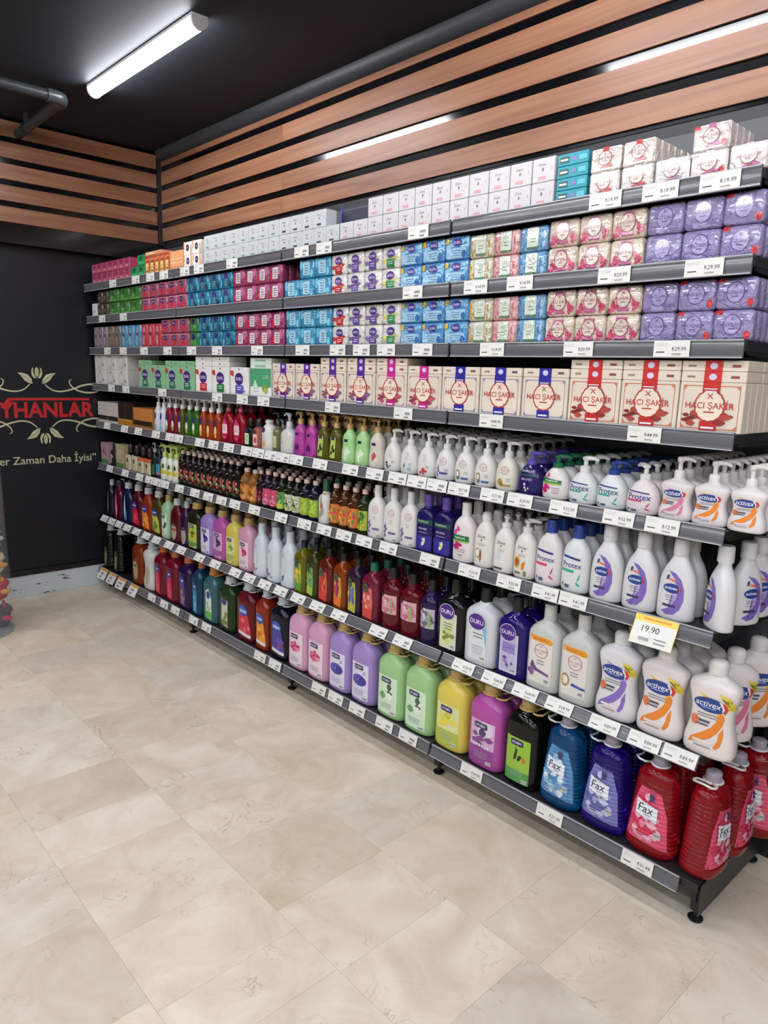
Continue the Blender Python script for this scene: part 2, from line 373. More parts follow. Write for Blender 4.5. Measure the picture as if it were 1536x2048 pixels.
def bottle(key, W, D, H, shape, body, cap, prints=(), pat=(0, 1), name='bottle', cat='bottle', du=0.):
    """W,D,H outer size with cap; cap=(kind, radius, height, colour, rot, ring); prints span the body height"""
    prof, ex = SHAPE[shape]
    prints = shift(prints, du) if prints else prints
    ck, cr, ch, cc = cap[:4]; rot = cap[4] if len(cap) > 4 else 0; ring = cap[5] if len(cap) > 5 else None
    Hb = H - ch; rx, ry = W / 2, D / 2
    # neck keeps to the cap radius
    rows = []
    for v, f in prof:
        fx = f; fy = f ** .75 if f < 1 else f
        if v >= .93: fx = min(fx, max(cr * .96 / rx, .05)) if v > .955 else fx; fy = cr * .96 / ry if v > .955 else fy
        rows.append((v, fx, fy))
    rows = interp(rows, 2) if shape != 'fax' else rows
    bm = bmesh.new(); n = 28; rings = []
    for v, fx, fy in rows:
        tt = min(max((v - .8) / .15, 0), 1); e = ex * (1 - tt) + 2 * tt
        rg = []
        for k in range(n):
            a = (k + .5) / n * math.tau; c_, s_ = math.cos(a), math.sin(a)
            rg.append(bm.verts.new((rx * fx * math.copysign(abs(c_) ** (2 / e), c_), ry * fy * math.copysign(abs(s_) ** (2 / e), s_), v * Hb)))
        rings.append(rg)
    for A, B in zip(rings, rings[1:]):
        for k in range(n): bm.faces.new((A[k], A[(k + 1) % n], B[(k + 1) % n], B[k]))
    bm.faces.new(rings[0][::-1]); bm.faces.new(rings[-1])
    parts = [('body', mesh_from(bm, 'body', body, True, 55), None)]
    def at(z):
        v = min(max(z / Hb, 0), 1)
        for a, b in zip(rows, rows[1:]):
            if v <= b[0]:
                t = (v - a[0]) / max(b[0] - a[0], 1e-6); return rx * (a[1] + (b[1] - a[1]) * t), ry * (a[2] + (b[2] - a[2]) * t), v
        return rx * rows[-1][1], ry * rows[-1][2], v
    def surf(x, z):
        ax, ay, v = at(z); tt = min(max((v - .8) / .15, 0), 1); e = ex * (1 - tt) + 2 * tt
        q = min(abs(x) / max(ax, 1e-6), .995)
        return -ay * (1 - q ** e) ** (1 / e)
    if prints:
        cx = [rx * k / 6 for k in range(-5, 6)]; cz = [r_[0] * Hb for r_ in rows if .02 < r_[0] < .95]
        parts.append(('label', decal('label', prints, rx, Hb, surf, cx, cz), None))
    i0 = len(parts)
    for nm, me, pi in cap_parts(ck, Hb, cr, ch, cc, ry, rot, ring): parts.append((nm, me, None if pi is None else i0 + pi))
    KIND[key] = dict(parts=parts, size=(W, D, H), name=name, cat=cat)
def boxkind(key, W, D, H, M, prints=(), name='soap_box', cat='soap box', bev=.002, side=None):
    parts = [('carton', box_mesh('carton', -W / 2, -D / 2, 0, W / 2, D / 2, H, M, bev), None)]
    if prints: parts.append(('front_print', decal('front_print', prints, W / 2, H, lambda x, z: -D / 2, matf=film if bev > .003 else None), None))
    KIND[key] = dict(parts=parts, size=(W, D, H), name=name, cat=cat)
def packkind(key, W, D, H, nb, M, prints=(), name='soap_pack', cat='soap pack', bev=.009):
    parts = []
    t = D / nb
    me = box_mesh('soap_bar', -W / 2, -t / 2 + .0004, 0, W / 2, t / 2 - .0004, H, M, min(bev, t * .4), 3)
    for i in range(nb): parts.append(('soap_bar', me, None, (0, -D / 2 + t * (i + .5), 0)))
    if prints:
        def surf(x, z):
            b = bev; q = 0
            for d_ in (W / 2 - abs(x), min(z, H - z)):
                if d_ < b: q += b - (b * b - (b - d_) ** 2) ** .5 if d_ > 0 else b
            return -D / 2 + min(q, t * .4) + .0004
        g = [W / 2 * k / 8 for k in range(-7, 8)]; gz = [H * k / 8 for k in range(1, 8)]
        parts.append(('wrapper_print', decal('wrapper_print', prints, W / 2, H, surf, g, gz, base=.0009, matf=film), None))
    KIND[key] = dict(parts=parts, size=(W, D, H), name=name, cat=cat)

def place(key, loc, label, group, rotz=0., full=True):
    k = KIND[key]; r = empty(k['name'], loc, rotz); tag(r, label, k['cat'], group); made = []
    for p in k['parts']:
        nm, me, pi = p[:3]
        if not full and nm in ('label', 'front_print', 'wrapper_print'): made.append(None); continue
        o = obj(nm, me, made[pi] if pi is not None and made[pi] else r, p[3] if len(p) > 3 else (0, 0, 0)); made.append(o)
    return r

# ================================================================== the room
CEIL = 2.835; YW = .5; XL = -.1
XR, YF = 9.0, -7.0
TILE = tile_mat(); WOODX = wood_mat(0); WOODY = wood_mat(1)
BLACKGLOSS = mat('#0b0a0d', .12, name='black_gloss'); BLACKWALL = paint('#1b1b20', .5, name='black_wall_paint')
CHAR = paint('#23272d', .62, 5, .12, 'charcoal_ceiling_paint', .3)

def structure_box(name, a, b, M, parent=None, bev=0.):
    o = obj(name, box_mesh(name, *a, *b, M, bev), parent)
    return o if parent else struct(o)
fl = structure_box('floor', (XL, YF, -.1), (XR, YW, -.0025), TILE)
ce = structure_box('ceiling', (XL, YF, CEIL), (XR, YW, CEIL + .1), CHAR)
wb = structure_box('wall_back', (XL - .1, YW, -.1), (XR, YW + .1, CEIL + .1), BLACKWALL)
wl = structure_box('wall_left', (XL - .1, YF, -.1), (XL, YW, CEIL + .1), BLACKWALL)
structure_box('wall_right', (XR, YF, -.1), (XR + .1, YW + .1, CEIL + .1), paint('#c9c7c2', .7, name='grey_wall_paint'))
structure_box('wall_front', (XL - .1, YF - .1, -.1), (XR + .1, YF, CEIL + .1), paint('#c9c7c2', .7, name='grey_wall_paint_b'))

# marble floor tiles, rows 39.5 cm deep with mixed lengths
unit = box_mesh('tile', 0, 0, -.0022, 1, 1, 0, TILE)
rt_ = random.Random(21)
yrow = .375
fixed = {1: [3.837, 4.123], 2: [2.668, 2.919, 3.246, 3.522], 3: [2.687, 3.053, 3.51], 4: [1.85, 2.3, 2.661, 2.932]}
ri = 0
while yrow > -3.0:
    y1 = yrow; y0 = yrow - .395; edges = [XL]
    fx_ = list(fixed.get(ri, []))
    while edges[-1] < 6.2:
        nx = edges[-1] + rt_.choice((.28, .28, .36, .42, .55, .6))
        if fx_ and nx > fx_[0] - .14: nx = fx_.pop(0)
        edges.append(nx)
    for a, b in zip(edges, edges[1:]):
        t = obj('tile', unit, fl, (a + .00025, y0 + .00025, 0)); t.scale = (b - a - .0005, y1 - y0 - .0005, 1)
    yrow -= .395; ri += 1

# slatted upper walls
PZ = .1155
structure_box('slat_backing', (-.012, YW - .004, 2.27), (XR, YW, CEIL), BLACKGLOSS, wb)
for k in range(5):
    z0 = 2.283 + PZ * k; z1 = z0 + .082 if k < 4 else 2.774
    for a, b in ((.022, 1.3885), (1.3905, 4.189), (4.191, 6.99), (6.992, XR - .01)):
        obj('slat', box_mesh('slat', a, YW - .014, z0, b, YW - .004, z1, WOODX, .0012), wb)
cor = extrude_yz('trim', [(YW - .05, CEIL), (YW - .05, CEIL - .012), (YW - .04, CEIL - .045), (YW - .02, CEIL - .061), (YW - .004, CEIL - .061), (YW - .004, CEIL)], .02, XR, mat('#34363b', .45, name='cornice_paint'), True)
struct(obj('trim_1', cor))
structure_box('trim_2', (-.002, YW - .032, 2.26), (.021, YW - .004, CEIL), mat('#232327', .4, name='corner_post_black'))
# left wall: soffit that carries the slats
structure_box('slat_backing', (XL, -4.2, 2.155), (-.012, YW - .004, CEIL), BLACKGLOSS, wl)
for k in range(5):
    z0 = 2.268 + PZ * k; z1 = z0 + .084
    for a, b in ((-4.2, -2.302), (-2.3, YW - .034)):
        obj('slat', box_mesh('slat', -.012, a, z0, -.001, b, min(z1, CEIL - .003), WOODY, .0012), wl)
# skirting on the left wall
bb = structure_box('baseboard_left', (XL, -4.2, 0), (XL + .014, YW - .04, .14), scuffed_white(), bev=.002)
obj('black_cap_strip', box_mesh('cap_strip', XL, -4.2, .1405, XL + .02, YW - .04, .175, mat('#141417', .3), .003), bb)

# ------------------------------------------------------------------ ceiling tube lights
TUBE = mat('#f7f9ff', .4, emit=TUBE_POWER, name='lit_diffuser')
WHITEMETAL = mat('#c9c9cb', .35, name='white_batten_metal')
def fixture_meshes(L_):
    h = .055; w2 = .036
    house = box_mesh('housing', -L_ / 2, -w2, -.014, L_ / 2, w2, 0, WHITEMETAL, .002)
    pts = [(-w2 * .95, -.0145)] + [(-w2 * .95 * math.cos(a), -.016 - (h - .016) * math.sin(a)) for a in [math.radians(10 * i) for i in range(1, 18)]] + [(w2 * .95, -.0145)]
    diff = extrude_yz('diffuser', pts, -L_ / 2 + .012, L_ / 2 - .012, TUBE, True)
    end = extrude_yz('end_cap', [(p[0] * 1.06, p[1] * 1.04) for p in pts], -.006, .006, WHITEMETAL, True)
    return house, diff, end
TL = 1.07
HM = fixture_meshes(TL)
spots = [('lit white tube light on the ceiling near the slatted corner', .82, -.25)]
for nm, x in (('second from the slatted corner', 2.8), ('third from the slatted corner', 4.8), ('farthest right', 6.8)):
    spots.append(('white ceiling tube light in the wall row, ' + nm, x, -.25))
for ri_, rn in enumerate(('nearest aisle row', 'second aisle row', 'third aisle row', 'rear aisle row')):  # aisle rows: unseen tubes added to brighten floor and lower shelf fronts
    for ci_, cn_ in enumerate(('leftmost', 'second from left', 'middle', 'second from right', 'rightmost')):
        spots.append(('added out-of-view fill tube light in the %s, %s' % (rn, cn_), .3 + 1.55 * ci_, -1.45 - 1.2 * ri_))
for lb, x, y_ in spots:
    r = empty('tube_light', (x + TL / 2, y_, CEIL)); tag(r, lb, 'ceiling light', 'ceiling tube lights')
    obj('housing', HM[0], r); obj('diffuser', HM[1], r)
    obj('end_cap', HM[2], r, (-TL / 2 + .006, 0, 0)); obj('end_cap', HM[2], r, (TL / 2 - .006, 0, 0))

# ------------------------------------------------------------------ pipe under the ceiling
r = empty('ceiling_pipe', (.74, -.366, 2.765)); tag(r, 'dark grey painted pipe with elbow under the ceiling, top left', 'pipe')
PM = paint('#2b3034', .42, 8, .08, 'grey_pipe_paint')
bm = bmesh.new(); tube(bm, [(-.745, 0, -.012), (-.06, 0, 0)], .026, 14); obj('pipe_run', mesh_from(bm, 'pipe_run', PM, True, 40), r)
bm = bmesh.new(); tube(bm, [(0, -.06, 0), (.0, -2.6, .004)], .026, 14); obj('pipe_run', mesh_from(bm, 'pipe_run', PM, True, 40), r)
bm = bmesh.new(); tube(bm, [(-.085, 0, 0), (-.06, 0, 0), (-.035, -.004, 0), (-.012, -.014, 0), (-.003, -.035, 0), (0, -.06, 0), (0, -.085, 0)], .032, 14); obj('elbow', mesh_from(bm, 'elbow', mat('#363b3f', .35), True, 40), r)
for xx in (-.60,):
    bm = bmesh.new(); tube(bm, [(xx - .012, 0, -.01), (xx + .012, 0, -.01)], .032, 14); bm_box(bm, xx - .01, -.01, .02, xx + .01, .01, .07); c_ = obj('pipe_clamp', mesh_from(bm, 'pipe_clamp', mat('#2c2d30', .5), True, 40), r)

# ------------------------------------------------------------------ printed wall panel
r = empty('wall_panel', (XL, -.3, .18)); tag(r, 'black printed wall panel with red lettering and cream scrolls', 'sign')
PANEL = paint('#18181d', .36, 1.5, .05, 'printed_panel_black', .35)
obj('board', box_mesh('board', 0, -1.5, 0, .006, .77, 1.968, PANEL, .001), r)
def on_panel(name, shapes):   # shapes given in metres (y, z) world
    me = decal(name, shapes, 1., 1., lambda x, z: 0., base=.0004, step=.00005)
    o = obj(name, me, r, (.006, .3, -.18), math.pi / 2); return o
RED = '#b3262b'; CREAM = '#b9b892'
g7 = glyphs('YHANLAR', .032); g9 = glyphs('SEYHANLAR', .032); s_ = .575 / g7[2]; w9 = s_ * g9[2]
on_panel('lettering', [T('SEYHANLAR', .028 - w9 / 2, 1.188, w9, RED, .032, 0, -.098), R(-.495, 1.246, .0, 1.262, RED), PG([(-.535, 1.2), (-.49, 1.262), (-.462, 1.262), (-.51, 1.2)], RED), O(.038, 1.245, .012, .012, .35, RED, 14)])
ga = glyphs('er Zaman Daha İyisi”', .008); gb = glyphs('“Her Zaman Daha İyisi”', .008); s_ = .588 / ga[2]; wbt = s_ * gb[2]
on_panel('lettering', [T('“Her Zaman Daha İyisi”', .028 - wbt / 2, .876, wbt, CREAM, .008)])
def ribbon(pts, wd, c, f=4):
    P = []
    n = len(pts)
    for i in range(n - 1):
        p0, p1, p2, p3 = (Vector(pts[max(min(j, n - 1), 0)]) for j in (i - 1, i, i + 1, i + 2))
        for j in range(f):
            t = j / f; P.append(.5 * ((2 * p1) + (-p0 + p2) * t + (2 * p0 - 5 * p1 + 4 * p2 - p3) * t * t + (-p0 + 3 * p1 - 3 * p2 + p3) * t ** 3))
    P.append(Vector(pts[-1])); o = []; N = len(P); E_ = []
    for i, p in enumerate(P):
        d = (P[min(i + 1, N - 1)] - P[max(i - 1, 0)]).normalized(); nn = Vector((-d.y, d.x)); q = i / (N - 1)
        ww = wd * (.35 + .65 * math.sin(math.pi * min(max(q * .9 + .08, 0), 1))); E_.append((p + nn * ww, p - nn * ww))
    for a, b in zip(E_, E_[1:]): o.append(PG([tuple(a[0]), tuple(b[0]), tuple(b[1]), tuple(a[1])], c))
    return o
def ornament(cy_, cz_, s):
    sh_ = []
    for m_ in (1, -1):
        f = lambda L_: [(cy_ + m_ * a, cz_ + s * b) for a, b in L_]
        sh_ += ribbon(f([(.045, 0), (.087, -.034), (.144, -.043), (.218, -.026), (.276, -.004), (.33, .004), (.375, -.006), (.372, -.04), (.309, -.05), (.243, -.036), (.204, -.006), (.194, .022), (.208, .033)]), .0058, CREAM)
        sh_.append(PG(f([(.028, .002), (.034, .034), (.055, .06), (.082, .068), (.113, .071), (.092, .05), (.074, .024), (.05, .008)]), CREAM))
        sh_ += ribbon(f([(.03, .004), (.058, .036), (.098, .064)]), .0016, '#3a3a30')
        sh_.append(PG(f([(.005, .036), (.022, .04), (.033, .062), (.03, .092), (.02, .105), (.022, .075)]), CREAM))
    f = lambda L_: [(cy_ + a, cz_ + s * b) for a, b in L_]
    sh_.append(PG(f([(0, .04), (.011, .062), (.012, .09), (0, .107), (-.012, .09), (-.011, .062)]), CREAM))
    sh_ += ribbon(f([(0, .045), (0, .095)]), .0015, '#3a3a30')
    return sh_
on_panel('scroll_ornament', ornament(-.315, 1.345, 1)); on_panel('scroll_ornament', ornament(-.285, 1.078, -1))

# ================================================================== shelving
XB = [0., 1.138, 2.0956, 3.0458, 4.0]
LY = [0, .007, .017, .024, .040, .046, .056, .016]
LZ = [1.969, 1.776, 1.583, 1.359, 1.116, .839, .482, .135]
TILT = [0, 0, 0, 2, 12, 14, 34, 14]
LIPH = .046
ORD = ['first', 'second', 'third', 'fourth', 'fifth', 'sixth', 'seventh', 'eighth', 'ninth', 'tenth', 'eleventh', 'twelfth', 'thirteenth', 'fourteenth', 'fifteenth']
SH = ['top', 'second', 'third', 'fourth', 'fifth', 'sixth', 'seventh', 'bottom']
STEEL = mat('#1d1d20', .38, name='black_powder_steel'); RAIL = mat('#5a5a5f', .24, coat=.3, name='grey_price_rail'); RAILEDGE = mat('#a9aaad', .2, name='clear_rail_edge')
BACKP = paint('#4a4c50', .45, 4, .05, 'grey_back_panel'); DECK = mat('#242427', .3, name='dark_shelf_steel')
def lip_frame(l):
    t = math.radians(TILT[l]); return t
def lip_pt(l, out, down):
    """point on the price rail: out = proud of the rail, down = distance below its top edge"""
    t = lip_frame(l)
    return (LY[l] - math.sin(t) * down - math.cos(t) * out, LZ[l] - math.cos(t) * down + math.sin(t) * out)
for b in range(4):
    bay = ('leftmost', 'second', 'third', 'rightmost')[b]
    for l in range(8):
        x0, x1 = XB[b] + .003, XB[b + 1] - .003
        if b == 0: x0 = XL + .024
        if b == 3 and l == 7: x1 = 4.042
        r = empty('store_shelf', ((x0 + x1) / 2, LY[l], LZ[l])); hx = (x1 - x0) / 2
        tag(r, 'dark grey steel shelf with price rail, %s bay, %s level from top' % (bay, ORD[l]), 'shelf', 'shelves of the wall shelving')
        obj('shelf_board', box_mesh('shelf_board', -hx, .003, -.028, hx, .452 - LY[l], -.005, DECK, .001), r)
        prof = [(o_, d_) for o_, d_ in ((0, 0), (.006, 0), (.0075, .003), (.0075, .006), (.0055, .008), (.0065, .015), (.0068, .023), (.0065, .031), (.0055, .038), (.008, .040), (.008, .0445), (.006, LIPH), (0, LIPH))]
        pts = [lip_pt(l, o_, d_) for o_, d_ in prof]
        rl = obj('price_rail', extrude_yz('price_rail', [(p[0] - LY[l], p[1] - LZ[l]) for p in pts], -hx + .003, min(hx, 3.997 - (x0 + x1) / 2) - .003, RAIL, True), r)
        for d0, d1 in ((.0008, .0035), (.0425, .0452)):
            q = [lip_pt(l, a_, c_) for a_, c_ in ((.0072, d0), (.0092, d0), (.0092, d1), (.0072, d1))]
            obj('rail_edge', extrude_yz('rail_edge', [(p[0] - LY[l], p[1] - LZ[l]) for p in q], -hx + .003, min(hx, 3.997 - (x0 + x1) / 2) - .003, RAILEDGE), rl)
        if l < 7:
            for sx in (-1, 1):
                bm = bmesh.new(); xx = sx * (hx - .004)
                pp = [(.02, -.0285), (.452 - LY[l], -.0285), (.452 - LY[l], -.043), (.30, -.042), (.05, -.038), (.02, -.036)]
                A = [bm.verts.new((xx - .002, a_, c_)) for a_, c_ in pp]; B = [bm.verts.new((xx + .002, a_, c_)) for a_, c_ in pp]
                for i in range(6): bm.faces.new((A[i], A[(i + 1) % 6], B[(i + 1) % 6], B[i]))
                bm.faces.new(A[::-1]); bm.faces.new(B)
                obj('bracket', mesh_from(bm, 'bracket', STEEL), r)
    r = empty('back_panel', ((XB[b] + XB[b + 1]) / 2, .478, 0)); tag(r, 'dark grey steel back panels of the %s shelving bay' % bay, 'back panel', 'shelving back panels')
    hx = (XB[b + 1] - XB[b]) / 2 - .016
    for i in range(6):
        obj('panel', box_mesh('panel', -hx, -.006, .06 + i * .3613, hx, .006, .06 + (i + 1) * .3613 - .002, BACKP, .001), r)
for i, x in enumerate(XB[:4] + [4.03]):
    r = empty('shelf_upright', (x, .47, 0)); tag(r, 'black slotted steel upright with base foot, %s from the left wall' % ORD[i], 'upright', 'shelving uprights')
    obj('post', box_mesh('post', -.0145, -.014, .02, .0145, .02, 2.23, STEEL, .002), r)
    bl_ = obj('base_leg', box_mesh('base_leg', -.004, -.43, .06, .004, -.016, .105, STEEL, .001), r)
    obj('front_post', box_mesh('front_post', -.013, -.425, .03, .013, -.395, .105, STEEL, .002), bl_)
    for yy in (-.41, -.02):
        bm = bmesh.new(); lathe(bm, [(.02, .0), (.021, .005), (.012, .009), (.007, .012), (.007, .03)], 16)
        obj('levelling_foot', mesh_from(bm, 'levelling_foot', mat('#121214', .35), True, 40), r, (0, yy, 0))
# side cheek of the base at the open end
r = empty('base_end_plate', (4.042, .25, .02)); tag(r, 'black steel end plate closing the base shelf at right', 'end plate')
obj('plate', box_mesh('plate', .0035, -.225, .012, .0065, .215, .11, STEEL, .001), r)

# ------------------------------------------------------------------ price tags
TAGS = {
0:[(0.380,),(0.691,),(0.875,),(1.034,),(1.262,),(1.404,),(1.710,),(2.241,),(2.387,),(2.900,),(3.600,'19.99'),(3.754,'19.99'),(3.902,'19.99')],
1:[(0.183,),(0.494,),(2.876,),(3.158,'14.99'),(3.330,'14.99'),(3.641,'29.99'),(3.883,'29.99')],
2:[(0.219,),(0.451,),(0.732,),(1.019,),(1.284,),(1.537,),(1.888,),(2.230,),(2.460,),(2.602,),(2.739,),(2.924,),(3.230,'14.99'),(3.542,'29.99'),(3.817,'29.99')],
3:[(0.242,),(0.455,),(0.932,),(1.521,),(1.752,),(1.929,),(2.427,),(2.833,),(3.238,'44.99'),(3.762,'44.99')],
4:[(0.121,),(0.384,),(0.580,),(0.810,),(0.981,),(1.085,),(1.317,),(1.457,),(1.604,),(1.765,),(1.866,),(1.968,),(2.067,),(2.167,),(2.334,),(2.530,),(2.676,),(2.802,),(2.903,),(3.0025,),(3.105,'27.99'),(3.250,'27.99'),(3.361,'29.99'),(3.522,'32.99'),(3.703,'32.99'),(3.832,'12.99')],
5:[(0.119,),(0.357,),(0.561,),(0.693,),(0.794,),(0.896,),(1.069,),(1.244,),(1.384,),(1.518,),(1.647,),(1.823,),(2.043,),(2.221,),(2.361,),(2.492,),(2.618,),(2.759,),(2.979,),(3.166,'35.99'),(3.335,'35.99'),(3.476,'41.99'),(3.577,'41.99')],
6:[(-0.015,),(0.106,),(0.22,),(0.344,),(0.479,),(0.620,),(0.755,),(0.916,),(1.062,),(1.272,),(1.439,),(1.637,),(1.767,),(1.904,),(2.036,),(2.174,),(2.317,),(2.467,),(2.712,),(2.851,),(3.159,'39.99'),(3.296,'64.99'),(3.426,'64.99'),(3.556,'64.99'),(3.714,'89.99'),(3.841,'89.99'),(3.945,'89.99')],
7:[(0.742,),(0.904,),(1.042,),(1.255,),(1.397,),(1.913,),(2.040,),(2.377,),(2.494,),(2.634,),(2.799,),(2.933,),(3.250,'39.99'),(3.574,'31.99'),(3.874,'31.99')],
}
PAPER = mat('#d9d8d3', .45, name='tag_paper')
GREYINK = '#8d8d8d'; DARKINK = '#3c3c40'
def tag_meshes(price):
    W, H = .096, .0405
    bm = bmesh.new(); n = 8; A = []; B = []
    for j in range(2):      # slightly bowed card with a notched edge
        pass
    card = box_mesh('card', -W / 2, -.0006, -H, W / 2, .0006, 0, PAPER, .0004)
    sh_ = LN(-.55, .84, .75, 3, .075, '#b4b4b4') + LN(-.6, .3, .5, 1, .1, DARKINK, .7)
    if price: sh_ += [T('₺' + price, .42, .5, .78, DARKINK, .004), *BARS(.05, .1, .55, .24, '#d9d8d3', DARKINK, 9)]
    else: sh_ += [R(.2, .4, .75, .62, GREYINK), R(.15, .12, .6, .24, '#6b6b6e')]
    return card, decal('price_print', sh_, W / 2, H, lambda x, z: -.0006, base=.0002, step=.00003)
TM = {}
for l in TAGS:
    used = {}
    for j, t in enumerate(TAGS[l]):
        p = t[1] if len(t) > 1 else None
        if p not in TM: TM[p] = tag_meshes(p)
        yy, zz = lip_pt(l, .0092 + .0008, .0030)
        r = empty('price_tag', (t[0], yy, zz)); r.rotation_euler = (-math.radians(TILT[l]), 0, 0)
        lb = 'white paper price tag' + (' reading %s' % p if p else '') + ', %s from left on the %s shelf rail' % ((ORD + ['sixteenth', 'seventeenth', 'eighteenth', 'nineteenth', 'twentieth', 'twenty-first', 'twenty-second', 'twenty-third', 'twenty-fourth', 'twenty-fifth', 'twenty-sixth', 'twenty-seventh', 'twenty-eighth'])[j], SH[l])
        tag(r, lb, 'price tag', 'price tags on the shelf rails')
        obj('card', TM[p][0], r); pr = obj('price_print', TM[p][1], r, (0, 0, -.0405))
# promotional tags: taller, yellow or orange head
def promo(l, x, price, head, W, H, lb):
    yy, zz = lip_pt(l, .0105, .004)
    r = empty('promotion_tag', (x, yy, zz)); r.rotation_euler = (-math.radians(TILT[l] + 4), 0, math.radians(2)); tag(r, lb, 'price tag', 'promotion tags')
    bm = bmesh.new(); n = 7; rows_ = []
    f = lambda q: -.012 * math.sin(q * math.pi * .5) ** 2
    for i in range(n + 1):
        q = i / n; rows_.append([bm.verts.new((sx * W / 2, f(q) + dy, -H * q)) for sx, dy in ((-1, 0), (1, 0), (1, .0008), (-1, .0008))])
    for a_, b_ in zip(rows_, rows_[1:]):
        for k in range(4): bm.faces.new((a_[k], a_[(k + 1) % 4], b_[(k + 1) % 4], b_[k]))
    bm.faces.new(rows_[0]); bm.faces.new(rows_[-1][::-1])
    obj('card', mesh_from(bm, 'card', PAPER, True, 40), r)
    sh_ = [R(-1, .78, 1, 1, head), R(-1, .0, -.965, .8, head), R(.965, 0, 1, .8, head), R(-.6, .86, .7, .93, '#d98d3a')]
    if price: sh_ += [T(price, -.15, .56, .8, DARKINK, .004), *BARS(-.6, .12, -.1, .28, '#d9d8d3', DARKINK, 10), *LN(.4, .28, .6, 2, .12, '#77777a')]
    else: sh_ += [R(-.5, .45, .3, .62, GREYINK), R(-.5, .15, 0, .3, '#6b6b6e')]
    obj('price_print', decal('price_print', sh_, W / 2, H, lambda x_, z_: f(1 - z_ / H), (), [H * k / 7 for k in range(1, 7)], base=.0003, step=.00005), r, (0, 0, -H))
promo(5, 3.843, '19.90', '#e3c64a', .122, .082, 'curled yellow-edged promotion tag reading 19.90 on the sixth shelf rail')
for j, x in enumerate((.03, .17, .315, .5)):
    promo(7, x, None, '#d9a24a', .11, .07, 'orange-headed promotion tag, %s from left on the bottom shelf rail' % ORD[j])

# ================================================================== goods
def run(l, key, x0, x1, n, desc, tiers=1, rows=1, skip=(), dy=.010, rgap=.004, up=0., rot=0., jit=0., backkey=None, single=None):
    W, D, H = KIND[key]['size']; g = '%s on the %s shelf' % (desc, SH[l])
    for i in range(n):
        for t in range(tiers):
            for q in range(rows if not callable(rows) else rows(i, t)):
                if (i, t) in skip or (i, t, q) in skip: continue
                lb = desc
                if n > 1: lb += ', %s from left' % ORD[i]
                if tiers > 1: lb += ', ' + ('lower', 'upper', 'third', 'topmost')[t] + ' tier'
                if q: lb += ', %s row back' % ORD[q]
                lb += ', %s shelf' % SH[l]
                x = x0 + (x1 - x0) * (i + .5) / n + random.uniform(-jit, jit)
                place(key, (x, LY[l] + dy + D / 2 + q * (D + rgap), LZ[l] - .0048 + t * (H + .0006) + up), lb, g, rot + (random.uniform(-jit, jit) * 8 if jit else 0), q == 0 or bool(rot))

# ---------- printed designs
HSRED = '#b23a30'
def hs_emblem(cu, cv, ru, rv, c=HSRED, bg=None, tw=None, bold=.006, hm=None):
    o = []
    if bg: o.append(E(cu, cv, ru, rv, bg, 64, .022, 16))
    o.append(O(cu, cv, ru, rv, .1, c, 64, .022, 16))
    for m_ in (1, -1): o.append(PG([(cu - m_ * ru * .2, cv + rv * .46), (cu - m_ * ru * .15, cv + rv * .42), (cu + m_ * ru * .2, cv + rv * .74), (cu + m_ * ru * .15, cv + rv * .78)], c))
    o.append(T('HACI ŞAKİR', cu, cv + rv * .03, tw or ru * 1.9, c, bold, 0, hm))
    o.append(R(cu - ru * .35, cv - rv * .42, cu + ru * .35, cv - rv * .34, c))
    return o
def frame(u, v0, v1, tu, tv, c): return [R(-u, v0, u, v0 + tv, c), R(-u, v1 - tv, u, v1, c), R(-u, v0, -u + tu, v1, c), R(u - tu, v0, u, v1, c)]
def blobs(cu, cv, ru, rv, cols, n=5, seed=1, k=1.):
    q = random.Random(seed); o = []
    for i in range(n):
        a = q.random() * math.tau; d_ = q.random() ** .5
        o.append(E(cu + ru * d_ * math.cos(a), cv + rv * d_ * math.sin(a), ru * k * q.uniform(.3, .55), rv * k * q.uniform(.3, .55), q.choice(cols), 9, .12, 5))
    return o
def leaf(cu, cv, L_, a, c, k=.3, asp=1.):
    ca, sa = math.cos(math.radians(a)), math.sin(math.radians(a)); P = []
    for x, y_ in ((0, 0), (.3, k), (.65, k * .8), (1, 0), (.65, -k * .8), (.3, -k)):
        P.append((cu + L_ * (x * ca - y_ * sa), cv + L_ * asp * (x * sa + y_ * ca)))
    return PG(P, c)

# ---------- boxed and wrapped soaps
IV = '#d9cdbd'
def hs_box(key, band, fr, flw):
    p = [*frame(.88, .06, .94, .02, .02, fr), *[PG([(sx * .88, v_), (sx * .72, v_), (sx * .88, v_ + (.11 if v_ < .5 else -.11))], fr) for sx in (-1, 1) for v_ in (.06, .94)],
         R(-.27, .68, .27, 1, band), R(-.27, 0, .27, .22, band)]
    if flw: p += blobs(-.5, .27, .3, .11, flw, 7, 3) + blobs(.5, .27, .3, .11, flw, 7, 5)
    p += hs_emblem(0, .53, .48, .33, HSRED, '#dfd2c0', 1.5, .008)
    p += [R(-.2, .07, .2, .11, '#e6dfe6'), R(-.17, .8, .17, .83, '#e6dfe6'), R(-.2, .86, .2, .88, '#e6dfe6')]
    boxkind(key, .163, .036, .124, carton(IV), p)
    boxkind(key + '_flat', .163, .1, .0265, carton(IV), [R(-.27, 0, .27, 1, band), E(0, .5, .12, .3, '#cfc6dd'), R(-.8, .4, -.55, .6, '#8b8478'), R(.55, .38, .8, .62, '#8f4b45' if flw else '#55505f')])
hs_box('hs_purple', '#5b2a8c', '#8a7f8f', ['#6f4a74', '#7d5f86', '#8b4a5a'])
hs_box('hs_pink', '#c22d86', '#b98a98', ['#9c3a55', '#b3566c', '#8b2f48'])
hs_box('hs_blue', '#2e2c92', '#8d8ba6', None)
hs_box('hs_red', '#c3302c', '#c7795f', ['#8f332b', '#a8473a', '#7a2a25'])
